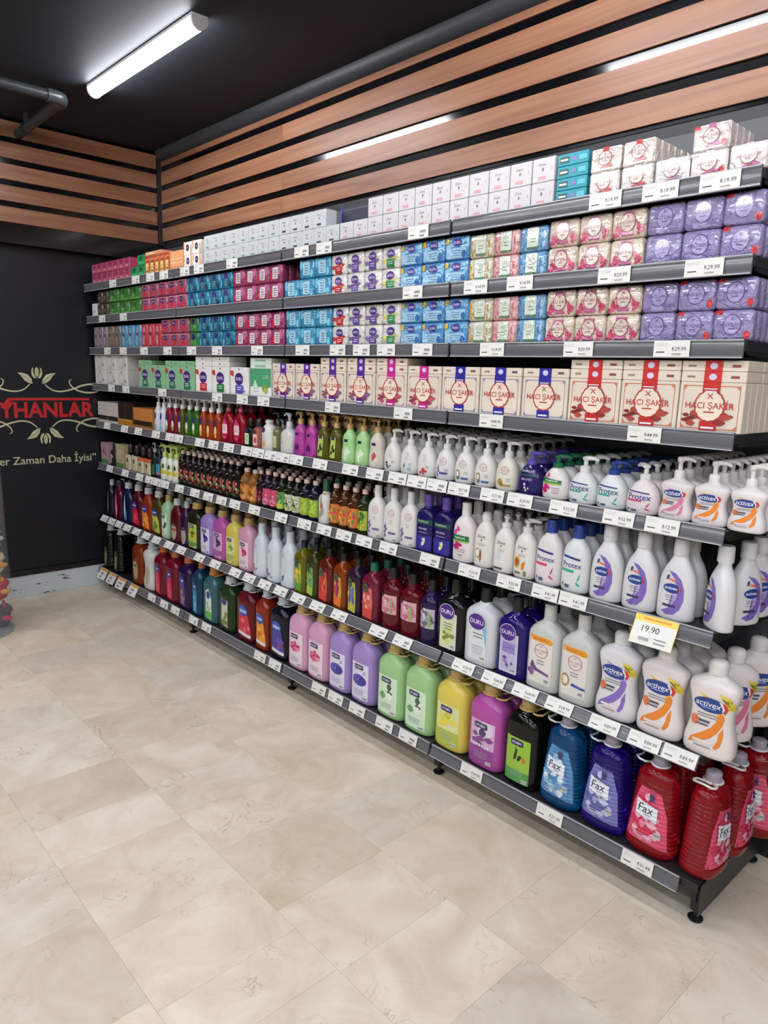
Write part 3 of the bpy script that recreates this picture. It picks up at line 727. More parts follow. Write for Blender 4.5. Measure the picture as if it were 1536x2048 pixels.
# small cartons on the top shelf
boxkind('pinkbox', .074, .05, .058, carton('#9c3a56'), [R(-.9, .1, .9, .5, '#a84e64'), E(0, .68, .3, .2, '#7a2f5a'), R(-.4, .2, .4, .34, '#d98a9a')])
boxkind('greenbox', .088, .055, .056, carton('#1f7a45'), [R(-.8, .12, .8, .4, '#3fa169'), E(0, .68, .34, .2, '#0f4a2c')])
boxkind('herbbox', .056, .05, .098, carton('#a8442f'), [R(-.6, .05, .6, .62, '#dfc275'), R(-.35, .15, .35, .26, '#7a5a2a'), R(-.3, .36, .3, .4, '#7a5a2a'), PG([(-.9, .68), (.9, .78), (.9, .9), (-.9, .84)], '#c9764a')])
boxkind('herbflat', .19, .07, .02, carton('#c98a62'), [R(-.9, .2, .2, .8, '#d9b48c')])
boxkind('orangebox', .0335, .05, .095, carton('#dd9a68'), [R(-.5, .35, .5, .6, '#eec8a0'), R(-.25, .45, .25, .52, '#6b4a38'), R(-.3, .12, .3, .2, '#b5603a')])
boxkind('whiteorange', .084, .06, .062, carton('#e2ddd6'), [E(-.02, .55, .38, .27, '#2b3566'), T('DURU', -.02, .55, .5, '#d8dcea', .004), E(.8, .3, .2, .55, '#e0a066'), E(-.85, .75, .14, .3, '#e0a066')])
def dove(key, c):
    boxkind(key, .0772, .055, .0655, carton('#bcc0c2' if c != '#cf8f98' else '#c2bec0'), [T('Dove', -.1, .72, .62, '#5a6470', .0, .15), leaf(-.15, .5, .22, 10, '#7a7050', .35), R(-.45, .12, .25, .24, c), R(.72, .45, .8, .6, '#9aa0a5')])
dove('dove_green', '#6f9a80'); dove('dove_dark', '#3c4148'); dove('dove_pink', '#cf8f98')
boxkind('darkcarton', .17, .1, .15, carton('#1c2030'), [R(-1, 0, -.93, 1, '#2440a8'), R(-.85, .84, .95, .87, '#4a5060'), leaf(0, .4, .14, 30, '#6a707c')], name='dark_carton', cat='carton')
boxkind('tealflat', .098, .06, .0315, carton('#2a8fa0'), [R(-.85, .25, -.25, .75, '#17463c'), R(-.8, .42, -.32, .58, '#cfe0d8'), R(.0, .35, .25, .65, '#8a6aa0'), R(.4, .3, .9, .7, '#4fb0bd')])
def hs_small(key, base, c, sticker=True):
    p = [*frame(.9, .08, .92, .02, .025, '#cfc0b8'), R(-.18, .82, .2, 1, c)] + blobs(0, .24, .45, .1, [c, c, '#c46a6a'], 8, 4) + [*hs_emblem(0, .55, .45, .3, '#9c5a58', base, 1.25, .004)]
    if sticker: p += [E(.72, .22, .16, .13, '#c9353a'), R(-.98, .84, -.6, .96, '#c9353a')]
    boxkind(key, .089, .032, .0605, film(base), p, bev=.004)
hs_small('hs_s_red', '#ddd3cb', '#c9413f', False); hs_small('hs_s_red2', '#ddd3cb', '#c9413f'); hs_small('hs_s_lilac', '#dcd6d4', '#8d7f9d', False); hs_small('hs_s_pink', '#dfd2d0', '#b85a95', False); hs_small('hs_s_pink2', '#dfd2d0', '#b85a95')
# second and third shelf packs
PH = .0745
boxkind('whitebox', .07, .06, .08, carton('#d2d0ca'), [R(-.5, .3, .5, .5, '#a8a8a4')])
packkind('brownpack', .078, .12, PH, 3, film('#4a3b2e'), [R(-.5, .3, .5, .6, '#6a5a48'), E(0, .7, .3, .15, '#2c231c')])
packkind('greenpack', .138, .14, PH, 3, film('#3a7a30'), [R(-.9, .06, .9, .2, '#64a84e'), E(0, .68, .14, .17, '#1f3f24'), E(-.3, .35, .35, .16, '#5fa04a'), R(-.97, 0, -.92, 1, '#cfd8c6')])
packkind('pinkpack', .101, .12, PH, 3, film('#a84f68'), [R(-.7, .1, .7, .5, '#c9445a'), E(0, .28, .4, .2, '#c9313f'), E(0, .68, .36, .2, '#4a2a6a'), T('DURU', 0, .68, .5, '#d9cfe2', .004), R(-.95, .86, .95, .93, '#d28aa0')])
packkind('tealpack', .105, .12, PH, 3, film('#1f80a2'), [R(-.5, .12, .5, .6, '#1a5a78'), *LN(0, .5, .7, 4, .1, '#8fc8dc'), E(0, .76, .36, .17, '#3a2f7a'), E(.72, .2, .2, .2, '#16405c'), E(-.75, .3, .16, .25, '#5cc0dc')])
packkind('magentapack', .0955, .12, PH, 3, film('#983864'), [E(-.6, .3, .35, .3, '#c22d46'), E(.62, .7, .3, .3, '#c96a9a'), RR(-.42, .18, .42, .82, '#e3d6dd'), *LN(0, .66, .55, 4, .12, '#5a2a50')])
packkind('skypack', .101, .12, PH, 3, film('#3a90b8'), [E(-.7, .7, .25, .25, '#6cc4e4'), RR(-.45, .16, .45, .86, '#a8d4e6'), *LN(0, .66, .5, 4, .13, '#3a6a8a'), E(.7, .25, .2, .2, '#7cd0ea')])
def duru_white(key, c, c2):
    packkind(key, .0935, .12, PH, 3, film('#dcdad5'), [R(-.42, .02, .42, .44, c), *blobs(0, .3, .75, .22, c2, 6, 8), R(-.42, .04, .42, .4, c), LN(0, .3, .5, 2, .1, '#e8e4ea'), E(0, .66, .45, .2, '#4c2d82'), T('DURU', 0, .66, .66, '#e6e0ee', .006)])
duru_white('wredpack', '#c4282c', ['#c4282c', '#d9b43a']); duru_white('wpurplepack', '#6a4a9e', ['#7a6a92', '#5a6a4a', '#d9c85a']); duru_white('wgreenpack', '#2f8a4c', ['#d9d06a', '#6aa05a'])
packkind('bluepack', .1045, .13, PH, 3, film('#4a90c6'), [PG([(-.95, .45), (.95, .75), (.95, .9), (-.95, .62)], '#8cc2e4'), RR(-.85, .06, .8, .5, '#a4cbe6'), *LN(0, .38, .8, 3, .1, '#4a7aa8'), E(.62, .22, .2, .16, '#2f6ea8'), E(.05, .72, .38, .17, '#46308a'), T('DURU', .05, .72, .56, '#dcd8ec', .006), RR(-.92, .68, -.6, .92, '#d6b23c')])
def lux(key, base, c, c2):
    packkind(key, .098, .12, PH - .003, 3, film(base), [*blobs(-.72, .4, .2, .35, [c, c2], 6, 2), *blobs(.72, .4, .2, .35, [c, c2], 6, 6), RR(-.42, .1, .42, .95, '#d8dfd2'), T('LUX', 0, .7, .42, '#8aa08a', 0, 0), *LN(0, .5, .4, 2, .12, '#7f987f'), R(-.42, .1, .42, .18, '#5c8a5c')])
lux('champack', '#c9c6ae', '#c9963a', '#e2ddc8'); lux('blushpack', '#d9a6a6', '#cf7480', '#dfb8b4'); lux('seapack', '#6fa0c9', '#4f84b5', '#9cc0dc')
packkind('rosepack', .0985, .12, .0755, 4, film('#d9cab8'), [R(-.35, .62, .35, 1, '#c9709a'), *blobs(-.62, .24, .28, .2, ['#c23f66', '#d2587c'], 6, 3), *blobs(.62, .24, .28, .2, ['#c23f66', '#d2587c'], 6, 4), R(-.35, 0, .35, .22, '#c9709a'), *hs_emblem(0, .53, .45, .33, '#a24a5e', '#dfd0c4', 1.2, .006)], bev=.011)
packkind('lilacpack', .0965, .14, .0755, 4, film('#9288b4'), [R(-.35, .66, .35, 1, '#9d8fc2'), *blobs(0, .2, .8, .12, ['#7a6ca6', '#a498c6'], 7, 3), *hs_emblem(0, .52, .45, .33, '#5c4a86', '#a79bc9', 1.2, .006)], bev=.011)
packkind('lilacpack2', .0965, .14, .0755, 4, film('#9288b4'), [R(-.35, .66, .35, 1, '#9d8fc2'), *hs_emblem(0, .52, .45, .33, '#5c4a86', '#a79bc9', 1.2, .006), E(.75, .2, .16, .13, '#c9313a'), R(-.98, .85, -.55, .99, '#c9313a')], bev=.011)
def clear(key, W, c, c2): packkind(key, W, .1, .132, 2, film(c), [E(-.1, .35, .4, .25, c2), E(.1, .75, .35, .14, c2), R(-.2, .5, .2, .64, '#4a4668')], name='soap_pack')
clear('greypack', .068, '#857a80', '#a99fa4'); clear('tanpack', .092, '#7d6c5c', '#9c8a76'); clear('icepack', .089, '#5f93b8', '#8fbbd6'); clear('redpack', .08, '#c23a48', '#d98a92')
# fourth shelf cartons left
boxkind('linedrawn', .16, .1, .094, carton('#cfccc6'), [O(-.1, .48, .5, .36, .06, '#8f8d88'), O(-.02, .5, .35, .3, .06, '#a19f9a'), E(.62, .3, .1, .12, '#6a6864'), E(-.02, .86, .06, .07, '#55524f'), R(-.3, .1, .3, .14, '#8f8d88')])
def duru_box(key, base, c, c2):
    boxkind(key, .16, .1, .13, carton(base), [*blobs(.2, .2, .5, .14, c2, 7, 9), R(-.42, .06, .42, .36, c), *LN(0, .28, .5, 2, .08, '#dfe6dc'), E(-.02, .58, .46, .22, '#43296f'), T('DURU', -.02, .58, .7, '#ddd6ea', .006), PG([(-.95, .72), (-.6, .66), (-.62, .86), (-.95, .88)], '#c23a30'), E(0, .93, .05, .03, '#3a3a3a')])
    boxkind(key + '_flat', .16, .1, .024, carton(base), [E(-.05, .5, .06, .25, '#3a3a3a'), R(.3, .3, .8, .6, c2[0])])
duru_box('dg', '#86b48c', '#2f6a4c', ['#5c9a6a', '#9cc08a']); duru_box('dr', '#dedcd8', '#c0282e', ['#d9d0cc', '#b8c0a8']); duru_box('dgr', '#dedcd8', '#22703c', ['#c4d6b4', '#a6c49a']); duru_box('dl', '#dedcd8', '#5a4fae', ['#7c6f9c', '#8a7aac'])
boxkind('olivebox', .17, .1, .125, carton('#dcdfd9'), [R(-1, .35, 1, 1, '#4c9a6e'), PG([(-.75, .35), (-.5, .62), (-.25, .35)], '#c4d4c8'), T('LUX', .5, .72, .5, '#c8dccc', 0), E(.45, .3, .28, .15, '#86963c'), E(.52, .22, .2, .1, '#a9b35a'), *LN(-.45, .3, .6, 2, .1, '#a4aaa4')])
boxkind('olivebox_flat', .17, .1, .024, carton('#cfd8cd'), [R(-.5, .3, .5, .7, '#8fb49a')])

# ---------- fifth shelf: cartons and pump bottles
def banded(key, W, H, top, bands, desc=None): boxkind(key, W, .09, H, carton(top), [R(-1, a, 1, b, c) for a, b, c in bands], name='gift_carton', cat='carton')
banded('bw', .155, .13, '#b9b6b2', [(0, .12, '#c9c6c2'), (.12, .34, '#17161a')]); banded('bo', .105, .145, '#1b1714', [(0, .24, '#b5722c'), (.24, .27, '#e0a050')]); banded('ob', .127, .12, '#b9763a', [(0, .14, '#a86a34'), (.14, .38, '#241a14')])
WH = '#d6d4d0'
def oval_lab(c, c2, c3): return [E(-.1, .62, .42, .12, c), E(-.05, .34, .38, .17, c2), E(0, .2, .3, .1, c3)]
def pumpb(key, W, H, body, cc, prints, shape='slim', D=.05, rot=180, cr=None): bottle(key, W, D, H, shape, body, ('pump', cr or min(W * .2, .015), H * .27, cc, rot), prints, name='pump_bottle')
pumpb('p_white', .062, .2, hdpe('#c9cdd2'), '#cfd0d2', [E(-.1, .6, .4, .13, '#2a3f86'), *LN(-.05, .4, .6, 3, .08, '#5a6a8c'), E(.1, .16, .4, .08, '#7fb4cc')])
for k_, c_, c2_ in (('p_red', '#a01c34', '#d9dbe6'), ('p_olive', '#6d5f22', '#d6dbe0'), ('p_green', '#3f7a22', '#d6e0d0'), ('p_orange', '#c4481a', '#e6c08a')):
    pumpb(k_, .068, .2, pet(c_), '#d9d8d6', oval_lab('#24346f', c2_, '#dfae4a' if k_ == 'p_orange' else '#8fb060'))
bottle('p_redwide', .105, .055, .205, 'soft', pet('#b3122c'), ('slimpump', .014, .045, '#a84a55', 200), [E(-.1, .42, .55, .3, '#d8447c'), RR(-.5, .3, .35, .58, '#e6d4da'), *LN(-.1, .52, .55, 3, .06, '#8a3a5c'), R(-.45, .22, .3, .28, '#b01c3c'), E(-.1, .7, .2, .06, '#a83f8c')], name='pump_bottle')
bottle('b_dark', .066, .05, .135, 'rect', pet('#1d2b1c'), ('cyl', .016, .03, '#1b1b1e'), [E(-.2, .74, .4, .1, '#33265e'), RR(-.6, .12, .5, .62, '#c6d6b4'), *LN(-.05, .5, .7, 3, .1, '#5f7a52')])
bottle('b_salmon', .066, .05, .135, 'rect', pet('#cf7a6c'), ('cyl', .016, .03, '#2a2326'), [E(-.2, .74, .4, .1, '#43285e'), RR(-.6, .12, .5, .62, '#e2c4bc'), E(0, .36, .35, .14, '#c9444c')])
bottle('b_white', .09, .055, .138, 'tall', hdpe(WH), ('cyl', .02, .012, '#c9c8c6'), [E(-.35, .72, .35, .1, '#43285e'), *LN(-.2, .5, .5, 3, .08, '#8fa0a8'), E(-.2, .22, .3, .1, '#c9a86a')])
bottle('b_clear', .054, .05, .178, 'cyl', pet('#8c8a5c'), ('pump', .013, .06, '#17171a', 200), [RR(-.5, .15, .5, .6, '#b4b48c')], name='pump_bottle')
bottle('b_whitepump', .1, .06, .178, 'tall', hdpe('#c9c8c4'), ('slimpump', .015, .062, '#c4c4c6', 180), [E(-.4, .4, .1, .06, '#8a8a90')], name='pump_bottle')
def hobby_s(key, body, lab, blob, top='#2b2a56', cc='#b5925a'):
    bottle(key, .08, .05, .19, 'slant', body, ('slimpump', .014, .048, cc, 180), [lab if isinstance(lab, tuple) else R(-.62, .1, .2, .7, lab), R(-.5, .62, .05, .7, top), *blob], name='pump_bottle', du=.18)
hobby_s('h_magenta', plastic('#a83f92'), E(-.15, .3, .4, .22, '#a83f92'), [*[leaf(-.45 + .2 * i, .14, .3, 70 + 12 * i, '#4a1f5e', .3, .9) for i in range(4)]])
hobby_s('h_olive', pet('#6f6a24'), '#a9bf5a', blobs(-.2, .32, .3, .14, ['#22331a', '#5c7a2a'], 5, 3))
hobby_s('h_green', hdpe('#9cc98a'), E(-.1, .28, .5, .22, '#a8d498'), blobs(-.1, .28, .45, .16, ['#e4ece0', '#3f9a5c', '#cfe4c8'], 8, 7))
hobby_s('h_white', hdpe('#c6c0b4'), E(-.1, .28, .5, .22, '#d0cac0'), blobs(-.2, .28, .4, .16, ['#c96a5a', '#e0d8d0', '#b85a50'], 7, 7))
def foam(key, body, em, art, txt=True):
    bottle(key, .086, .058, .158, 'egg', body, ('pump', .0135, .046, '#d6d5d2', 20), [*(hs_emblem(0, .6, .34, .12, '#b9706c', None, .66, .004) if em else LN(0, .72, .4, 5, .05, '#a8aaae')), *art, *LN(.35, .36, .35, 2, .05, '#8a8a90')], name='pump_bottle', du=.14)
foam('f_black', hdpe(WH), 0, blobs(-.2, .22, .3, .1, ['#3a2a4c', '#4c3a5e'], 5, 2)); foam('f_blue', hdpe(WH), 0, [leaf(-.35, .2, .4, 60, '#5c7f92', .25, .5), E(.3, .18, .2, .06, '#7fb0c6')]); foam('f_red', hdpe(WH), 0, blobs(-.1, .2, .4, .09, ['#c23a44', '#d25a5c'], 6, 3))
foam('f_lav', hdpe('#d4d3d2'), 1, [*blobs(-.5, .3, .18, .16, ['#5a3f8c', '#7a5fa8'], 10, 3, .6), RR(-.3, .2, .5, .27, '#5f4a86')]); foam('f_coco', hdpe(WH), 1, [E(-.45, .3, .24, .13, '#8a7a5a'), E(-.45, .3, .15, .085, '#e2ded0'), leaf(-.55, .14, .4, 20, '#4c7a5c', .25, .5), RR(-.1, .14, .55, .2, '#3a5a9c')]); foam('f_argan', hdpe('#d6d2c6'), 1, [E(-.4, .26, .22, .1, '#a88a2c'), E(-.25, .2, .16, .07, '#8c7a2c'), RR(-.1, .14, .55, .2, '#a8983c')])
def palm_p(key, body, cc, prints): bottle(key, .094, .058, .134, 'egg', body, ('pump', .0155, .034, cc, 30), prints, name='pump_bottle')
palm_p('pal_purple', pet('#3a2a80'), '#5a4ca4', [R(-.7, .6, .7, .66, '#1c4a44'), T('PALMOLIVE', 0, .76, 1.0, '#b9d4c4', .004), T('RELAXED', 0, .5, .85, '#cfc8e6', .004), *blobs(0, .25, .18, .12, ['#d6cf9c', '#8f82c4'], 5, 2)])
palm_p('pal_white', hdpe('#dad4d2'), '#1f6a48', [*blobs(-.5, .7, .2, .1, ['#c92f7a', '#d9559a'], 5, 1), *blobs(-.5, .36, .32, .12, ['#c92f7a', '#b51f6a'], 7, 3), PG([(-.9, .52), (.65, .5), (.65, .6), (-.9, .66)], '#1c6a3c'), T('PALMOLIVE', -.05, .57, .95, '#dce8dc', .006), PG([(-.9, .48), (.65, .46), (.65, .5), (-.9, .52)], '#8fbf4a'), *LN(.3, .36, .6, 3, .07, '#b08a92')])
def protex(key, W, H, D, body, cc, c, shape, ck):
    bottle(key, W, D, H, shape, hdpe(body), ck, [PG([(-.75, .63), (.55, .59), (.55, .63), (-.75, .67)], '#33407f'), T('Protex', -.02, .5, 1.36, '#2b3f7c', .006), PG([(-.8, .37), (.12, .36), (.2, .41), (-.78, .42)], c), *[leaf(.3 + .06 * i, .2, .4, -20 + 40 * i, c if i != 1 else '#cfd8d4', .12, .5) for i in range(3)], R(-.7, .1, -.58, .16, '#6a6f7a'), R(-.45, .08, -.1, .14, '#44607c')], name='pump_bottle' if ck[0] == 'pump' else 'bottle')
protex('pt_green', .094, .14, .058, '#d3d6d6', None, '#34a58c', 'egg', ('pump', .0155, .042, '#d6d6d4', 0)); protex('pt_blue', .094, .136, .058, '#d3d6d6', None, '#34a58c', 'egg', ('pump', .0155, .034, '#27408c', 30)); protex('pt_pink', .098, .138, .058, '#d9cdd0', None, '#c9416c', 'egg', ('pump', .0155, .04, '#d6d6d4', 150))
def activex(key, W, D, H, cap, c, c2, badge=True, tint='#d9d2d2'):
    p = [PG([(-.45, .76), (-.05, .72), (.3, .68), (.1, .64), (-.25, .7)], c2), PG([(.28, .56), (.52, .56), (.58, .5), (.52, .43), (.36, .43), (.3, .49)], c2),
         PG([(.33, .52), (.26, .44), (.08, .36), (-.2, .29), (-.62, .2), (-.72, .13), (-.3, .17), (.12, .24), (.36, .32), (.52, .42), (.57, .5), (.5, .55), (.38, .55)], c), PG([(.42, .31), (.56, .4), (.6, .3), (.55, .19), (.4, .13), (.28, .14), (.36, .2), (.42, .25)], c),
         E(0, .63, .66, .088, '#27408a', 24), PG([(.4, .7), (.62, .68), (.66, .62), (.56, .555), (.56, .62)], '#c9402c'), PG([(.32, .7), (.44, .695), (.54, .62), (.46, .56), (.46, .63)], '#e4e0e0'), T('activex', -.08, .637, 1.0, '#e6eaf2', .008, .2), *LN(-.06, .59, .6, 1, .03, '#b8c2dc'), *LN(-.08, .51, .85, 2, .03, '#6a6a72'),
         E(-.55, .41, .17, .06, '#d9784c'), R(-.5, .41, .05, .435, '#4a4650'), R(-.48, .37, .0, .392, '#6a6670'), R(-.52, .17, .22, .2, '#ddd4d2'), R(-.45, .12, .2, .135, '#9a8f92')]
    if badge: p += [PG([(.3, .8), (.7, .77), (.88, .7), (.88, .6), (.72, .62), (.5, .72)], '#dcc53f'), T('DEV', .66, .725, .28, '#3a3a2c', .01), PG([(.42, .745), (.5, .755), (.82, .655), (.76, .64)], '#8f802c')]
    bottle(key, W, D, H, 'waist', hdpe(tint), cap, p, name='pump_bottle' if cap[0] == 'pump' else 'bottle')
activex('ax_p_pink', .092, .05, .17, ('pump', .014, .055, '#d6d0cf', 10), '#cf7a9a', '#d99ab0', False); activex('ax_p_orange', .092, .05, .168, ('pump', .014, .052, '#d6d2d0', 10), '#df822e', '#e6b43c', False)
# ---------- sixth shelf
bottle('kraft', .086, .055, .165, 'rect', pet('#1f1614'), ('dome', .017, .05, '#2c201c'), [R(-.93, .04, .93, .86, '#bdb49a'), E(0, .56, .3, .13, '#4f4a3c'), *LN(0, .32, .8, 3, .07, '#7f7660')])
bottle('kraft_o', .086, .055, .165, 'rect', pet('#1f1614'), ('dome', .017, .05, '#2c201c'), [R(-.93, .04, .93, .86, '#c4b79a'), R(-.93, .66, .93, .86, '#c4622e'), E(0, .48, .3, .12, '#4f4a3c'), *LN(0, .28, .8, 3, .07, '#7f7660')])
boxkind('pinkgreen', .11, .06, .14, carton('#a8868c'), [R(-1, 0, 1, .22, '#4f7a44'), E(-.3, .6, .15, .1, '#5c4a50'), E(.3, .5, .15, .1, '#5c4a50'), E(.1, .75, .12, .08, '#6c5a60')], name='small_carton', cat='carton')
boxkind('tangreen', .12, .06, .15, carton('#a89a78'), [R(-1, 0, 1, .22, '#557a44'), R(-.6, .4, .6, .8, '#b4a888')], name='small_carton', cat='carton')
bottle('greyfig', .1, .06, .145, 'soft', pet('#33303a'), ('cyl', .018, .03, '#1b1b20'), [*blobs(0, .4, .5, .22, ['#a8a6b2', '#8c8a98', '#c4c2cc'], 8, 5)])
bottle('dkgreen', .052, .045, .2, 'cyl', pet('#16261c'), ('pump', .012, .05, '#8a8a8c', 180), [R(-.7, .1, .7, .5, '#2c5a3c')], name='pump_bottle')
bottle('dkblue', .056, .045, .19, 'cyl', pet('#1f3a4c'), ('pump', .012, .05, '#202024', 180), [R(-.8, .2, .8, .6, '#2f86ac'), R(-.8, .15, .8, .22, '#c96a74')], name='pump_bottle')
bottle('lime', .068, .05, .2, 'tall', hdpe('#d2d6c6'), ('pump', .016, .062, '#a8bd62', 200), [R(-.85, .26, .85, .42, '#c0b432'), *blobs(0, .6, .6, .12, ['#8fb84a', '#5c8a34'], 6, 2), R(.2, .5, .6, .68, '#2c332c')], name='pump_bottle')
def flor(key, glass, cols, H=.185, W=.057, bg=None, cc='#c2a79c', two=None):
    p = []
    if bg: p.append(R(-.93, .1, .93, .58, bg))
    p += blobs(0, .34, .8, .22, cols, 34, len(key) * 3 + 1, .5)
    if two: p.append(R(-.85, .1, .85, .24, two))
    p += [PG([(-.4, .66), (.4, .72), (.4, .735), (-.4, .675)], '#b8aca8')]
    bottle(key, W, W, H, 'cyl', pet(glass), ('cyl', W * .23, H * .085, cc), p)
flor('fl_red', '#1c1012', ['#b5342c', '#c96a5a', '#5a6a3c', '#cfc4ac', '#8f2a2a', '#4a5a34'], .19); flor('fl_orange', '#b0702c', ['#d9964a', '#e2b884', '#8a4a1c', '#d9822e'], .165, .07, '#c98442'); flor('fl_berry', '#2a1014', ['#8f1f2c', '#b5384c', '#c9a8a0', '#5a2a2c'], .172, .046)
flor('fl_pink', '#2c1a2e', ['#cf5a7c', '#dd8aa0', '#c43a64'], .175, .057, '#c9506f'); flor('fl_green', '#1d2616', ['#6fa84a', '#a8c44a', '#3f7a4c'], .175, .057, '#5c9a4c', two='#b4bf3c'); flor('fl_whitelime', '#20241a', ['#cfd2bc', '#8aa84a', '#3c4a2c'], .17, .055, '#bfc4ac'); flor('fl_navy', '#1c1c30', ['#9ab83c', '#b0c84a'], .173, .061, '#8ab03a')
bottle('fl_white', .074, .06, .192, 'cyl', hdpe('#cfcdc9'), ('cyl', .015, .05, '#2f5a42'), [R(-.5, .88, .5, .93, '#b5813c'), *blobs(0, .45, .35, .28, ['#b06a62', '#8a9a7c', '#a8a29c'], 7, 4)])
flor('fl_fruit', '#5c3212', ['#df7a24', '#e6a03c', '#c2326c', '#d9622a', '#5c8a3c'], .182, .06, '#cf7a3a'); flor('fl_lemon', '#2c4018', ['#d9c43a', '#8ab03c', '#3c6a2c'], .182, .055, '#a8b83c')
bottle('hs_cond', .089, .058, .21, 'tall', hdpe(WH), ('cyl', .015, .042, '#d4d4d2'), [*hs_emblem(.05, .68, .34, .09, '#b9706c', None, .62, .004), *LN(0, .5, .4, 2, .05, '#9a9aa0'), *blobs(-.62, .27, .2, .13, ['#6a4a9a', '#7f62ac', '#5a3f8c'], 12, 3, .6), RR(-.2, .2, .55, .25, '#6f5a94'), *BARS(.3, .05, .6, .1)], du=.22)
bottle('pal_shower', .086, .058, .213, 'rect', pet('#2c2070'), ('cyl', .017, .04, '#5f4596'), [R(-.92, .6, .92, .7, '#1b463f'), T('PALMOLIVE', 0, .655, 1.2, '#b9d4c4', .004), T('RELAXED', 0, .5, .95, '#cfc8e6', .004), *LN(0, .42, 1.1, 1, .05, '#8f86c0'), R(-.92, .04, .92, .36, '#2f2a86'), *blobs(0, .25, .25, .1, ['#d6cf7c', '#8fa0d4', '#e0e0c0'], 6, 2)])
bottle('pal_showerw', .094, .058, .21, 'tall', hdpe('#dbd3d2'), ('cyl', .017, .04, '#d9d6d4'), [*blobs(-.45, .66, .28, .08, ['#c92f7a', '#d9559a'], 6, 1), *blobs(-.3, .36, .45, .08, ['#c92f7a', '#b51f6a'], 8, 3), R(-.85, .45, .75, .56, '#1c6a3c'), T('PALMOLIVE', -.05, .505, 1.05, '#dce8dc', .006), R(-.85, .42, .75, .45, '#8fbf4a'), *LN(.1, .27, .9, 2, .05, '#b08a92'), *BARS(-.2, .12, .3, .18)])
def dove_b(key, cap, art): bottle(key, .082, .056, .192, 'soft', hdpe('#d8d5d0'), cap, [T('Dove', .02, .66, .78, '#4a4a48', .002, .1), leaf(-.02, .58, .14, 10, '#6a5f3c', .35, .6), *LN(.05, .51, .7, 2, .035, '#a09c98'), *art], name='pump_bottle' if cap[0] == 'pump' else 'bottle')
dove_b('dv_coco', ('dome', .016, .028, '#d2cfca'), [E(-.3, .3, .28, .11, '#a88a5c'), E(-.3, .3, .2, .08, '#e4e0d6'), leaf(.0, .1, .4, 80, '#8a4a2c', .22, .8)]); dove_b('dv_plain', ('pump', .016, .036, '#d4d2ce', 120), [leaf(-.3, .25, .5, 60, '#c9cfd0', .3, .6), R(-.65, .08, .25, .12, '#4a3a3c')]); dove_b('dv_avo', ('pump', .016, .036, '#d4d2ce', 30), [E(-.4, .34, .32, .13, '#c9a84a'), E(-.4, .34, .22, .09, '#a8562c'), leaf(.05, .2, .45, 40, '#d9822e', .3, .6), R(-.6, .1, .0, .14, '#5c6a3c'), E(.4, .12, .14, .06, '#7a7a4a')])
protex('pts_pink', .094, .208, .056, '#d9d2d4', None, '#c9416c', 'soft', ('cyl', .0185, .036, '#27408c')); protex('pts_green', .094, .208, .056, '#d2d6d6', None, '#34a58c', 'soft', ('cyl', .0185, .036, '#27408c'))
bottle('ax_soap', .103, .062, .226, 'pear', hdpe('#d3d2d4'), ('cyl', .021, .04, '#d3d3d5'), [PG([(-.35, .74), (.05, .71), (.4, .62), (.58, .48), (.6, .32), (.45, .18), (.15, .09), (-.25, .07), (-.55, .12), (-.1, .2), (.2, .32), (.28, .46), (.12, .6)], '#7a62b0'), PG([(.12, .6), (.28, .46), (.2, .32), (-.1, .2), (-.55, .12), (-.2, .17), (.05, .3), (.15, .46)], '#b4a4d6'), E(-.05, .48, .5, .072, '#27408a'), PG([(.28, .54), (.42, .5), (.4, .45), (.32, .42), (.32, .48)], '#c9402c'), T('activex', -.1, .484, .72, '#e6eaf2', .008, .2), *LN(-.1, .37, .6, 2, .03, '#6a6a72'), *LN(-.1, .3, .5, 1, .03, '#6a6a72'), R(-.5, .2, .22, .235, '#3a3458'), PG([(-.4, .66), (-.25, .68), (-.28, .61), (-.42, .6)], '#4a4a5c'), PG([(-.2, .63), (.1, .61), (.05, .58), (-.25, .6)], '#d97a5c')])
# ---------- seventh shelf
def lq(key, W, H, c, cc, lab, shape='soft', D=.07, translucent=True, ck='grip', cr=None, chf=.14):
    bottle(key, W, D, H, shape, pet(c) if translucent else plastic(c), (ck, cr or W * .17, H * chf, cc), lab, du=.4)
GR = '#b4b6ba'; GOLD = '#b0945c'
lq('q_navy', .086, .25, '#141830', GR, [leaf(-.4, .1, .75, 85, '#8a90a4', .22)]); lq('q_magenta', .138, .26, '#5f1238', '#2c2c3c', [leaf(-.3, .08, .75, 82, '#cf5f8c', .28), leaf(-.2, .08, .45, 70, '#e0a0b8', .2)]); lq('q_blue', .138, .265, '#16244f', GR, [leaf(-.4, .08, .75, 84, '#a9c4dc', .26), leaf(-.2, .06, .4, 70, '#3a9ac4', .3)])
def hacon(key, c, c1, c2): lq(key, .138, .27, c, GR, [PG([(-.8, .12), (.35, .08), (.25, .4), (-.15, .62), (-.8, .62)], c1), E(-.35, .6, .4, .1, '#2a3f9c'), R(-.7, .585, -.1, .615, '#c9d0e4'), *blobs(-.3, .25, .35, .12, c2, 6, 3)])
hacon('q_red', '#6a0f22', '#c4203a', ['#d9607c', '#cf3f5c']); hacon('q_orange', '#b03a12', '#df8a2c', ['#e6b04a', '#d9622a']); hacon('q_olive', '#5a4a1a', '#b4bc4c', ['#5c7a2c', '#8a9a3c'])
SHP = 'jug'
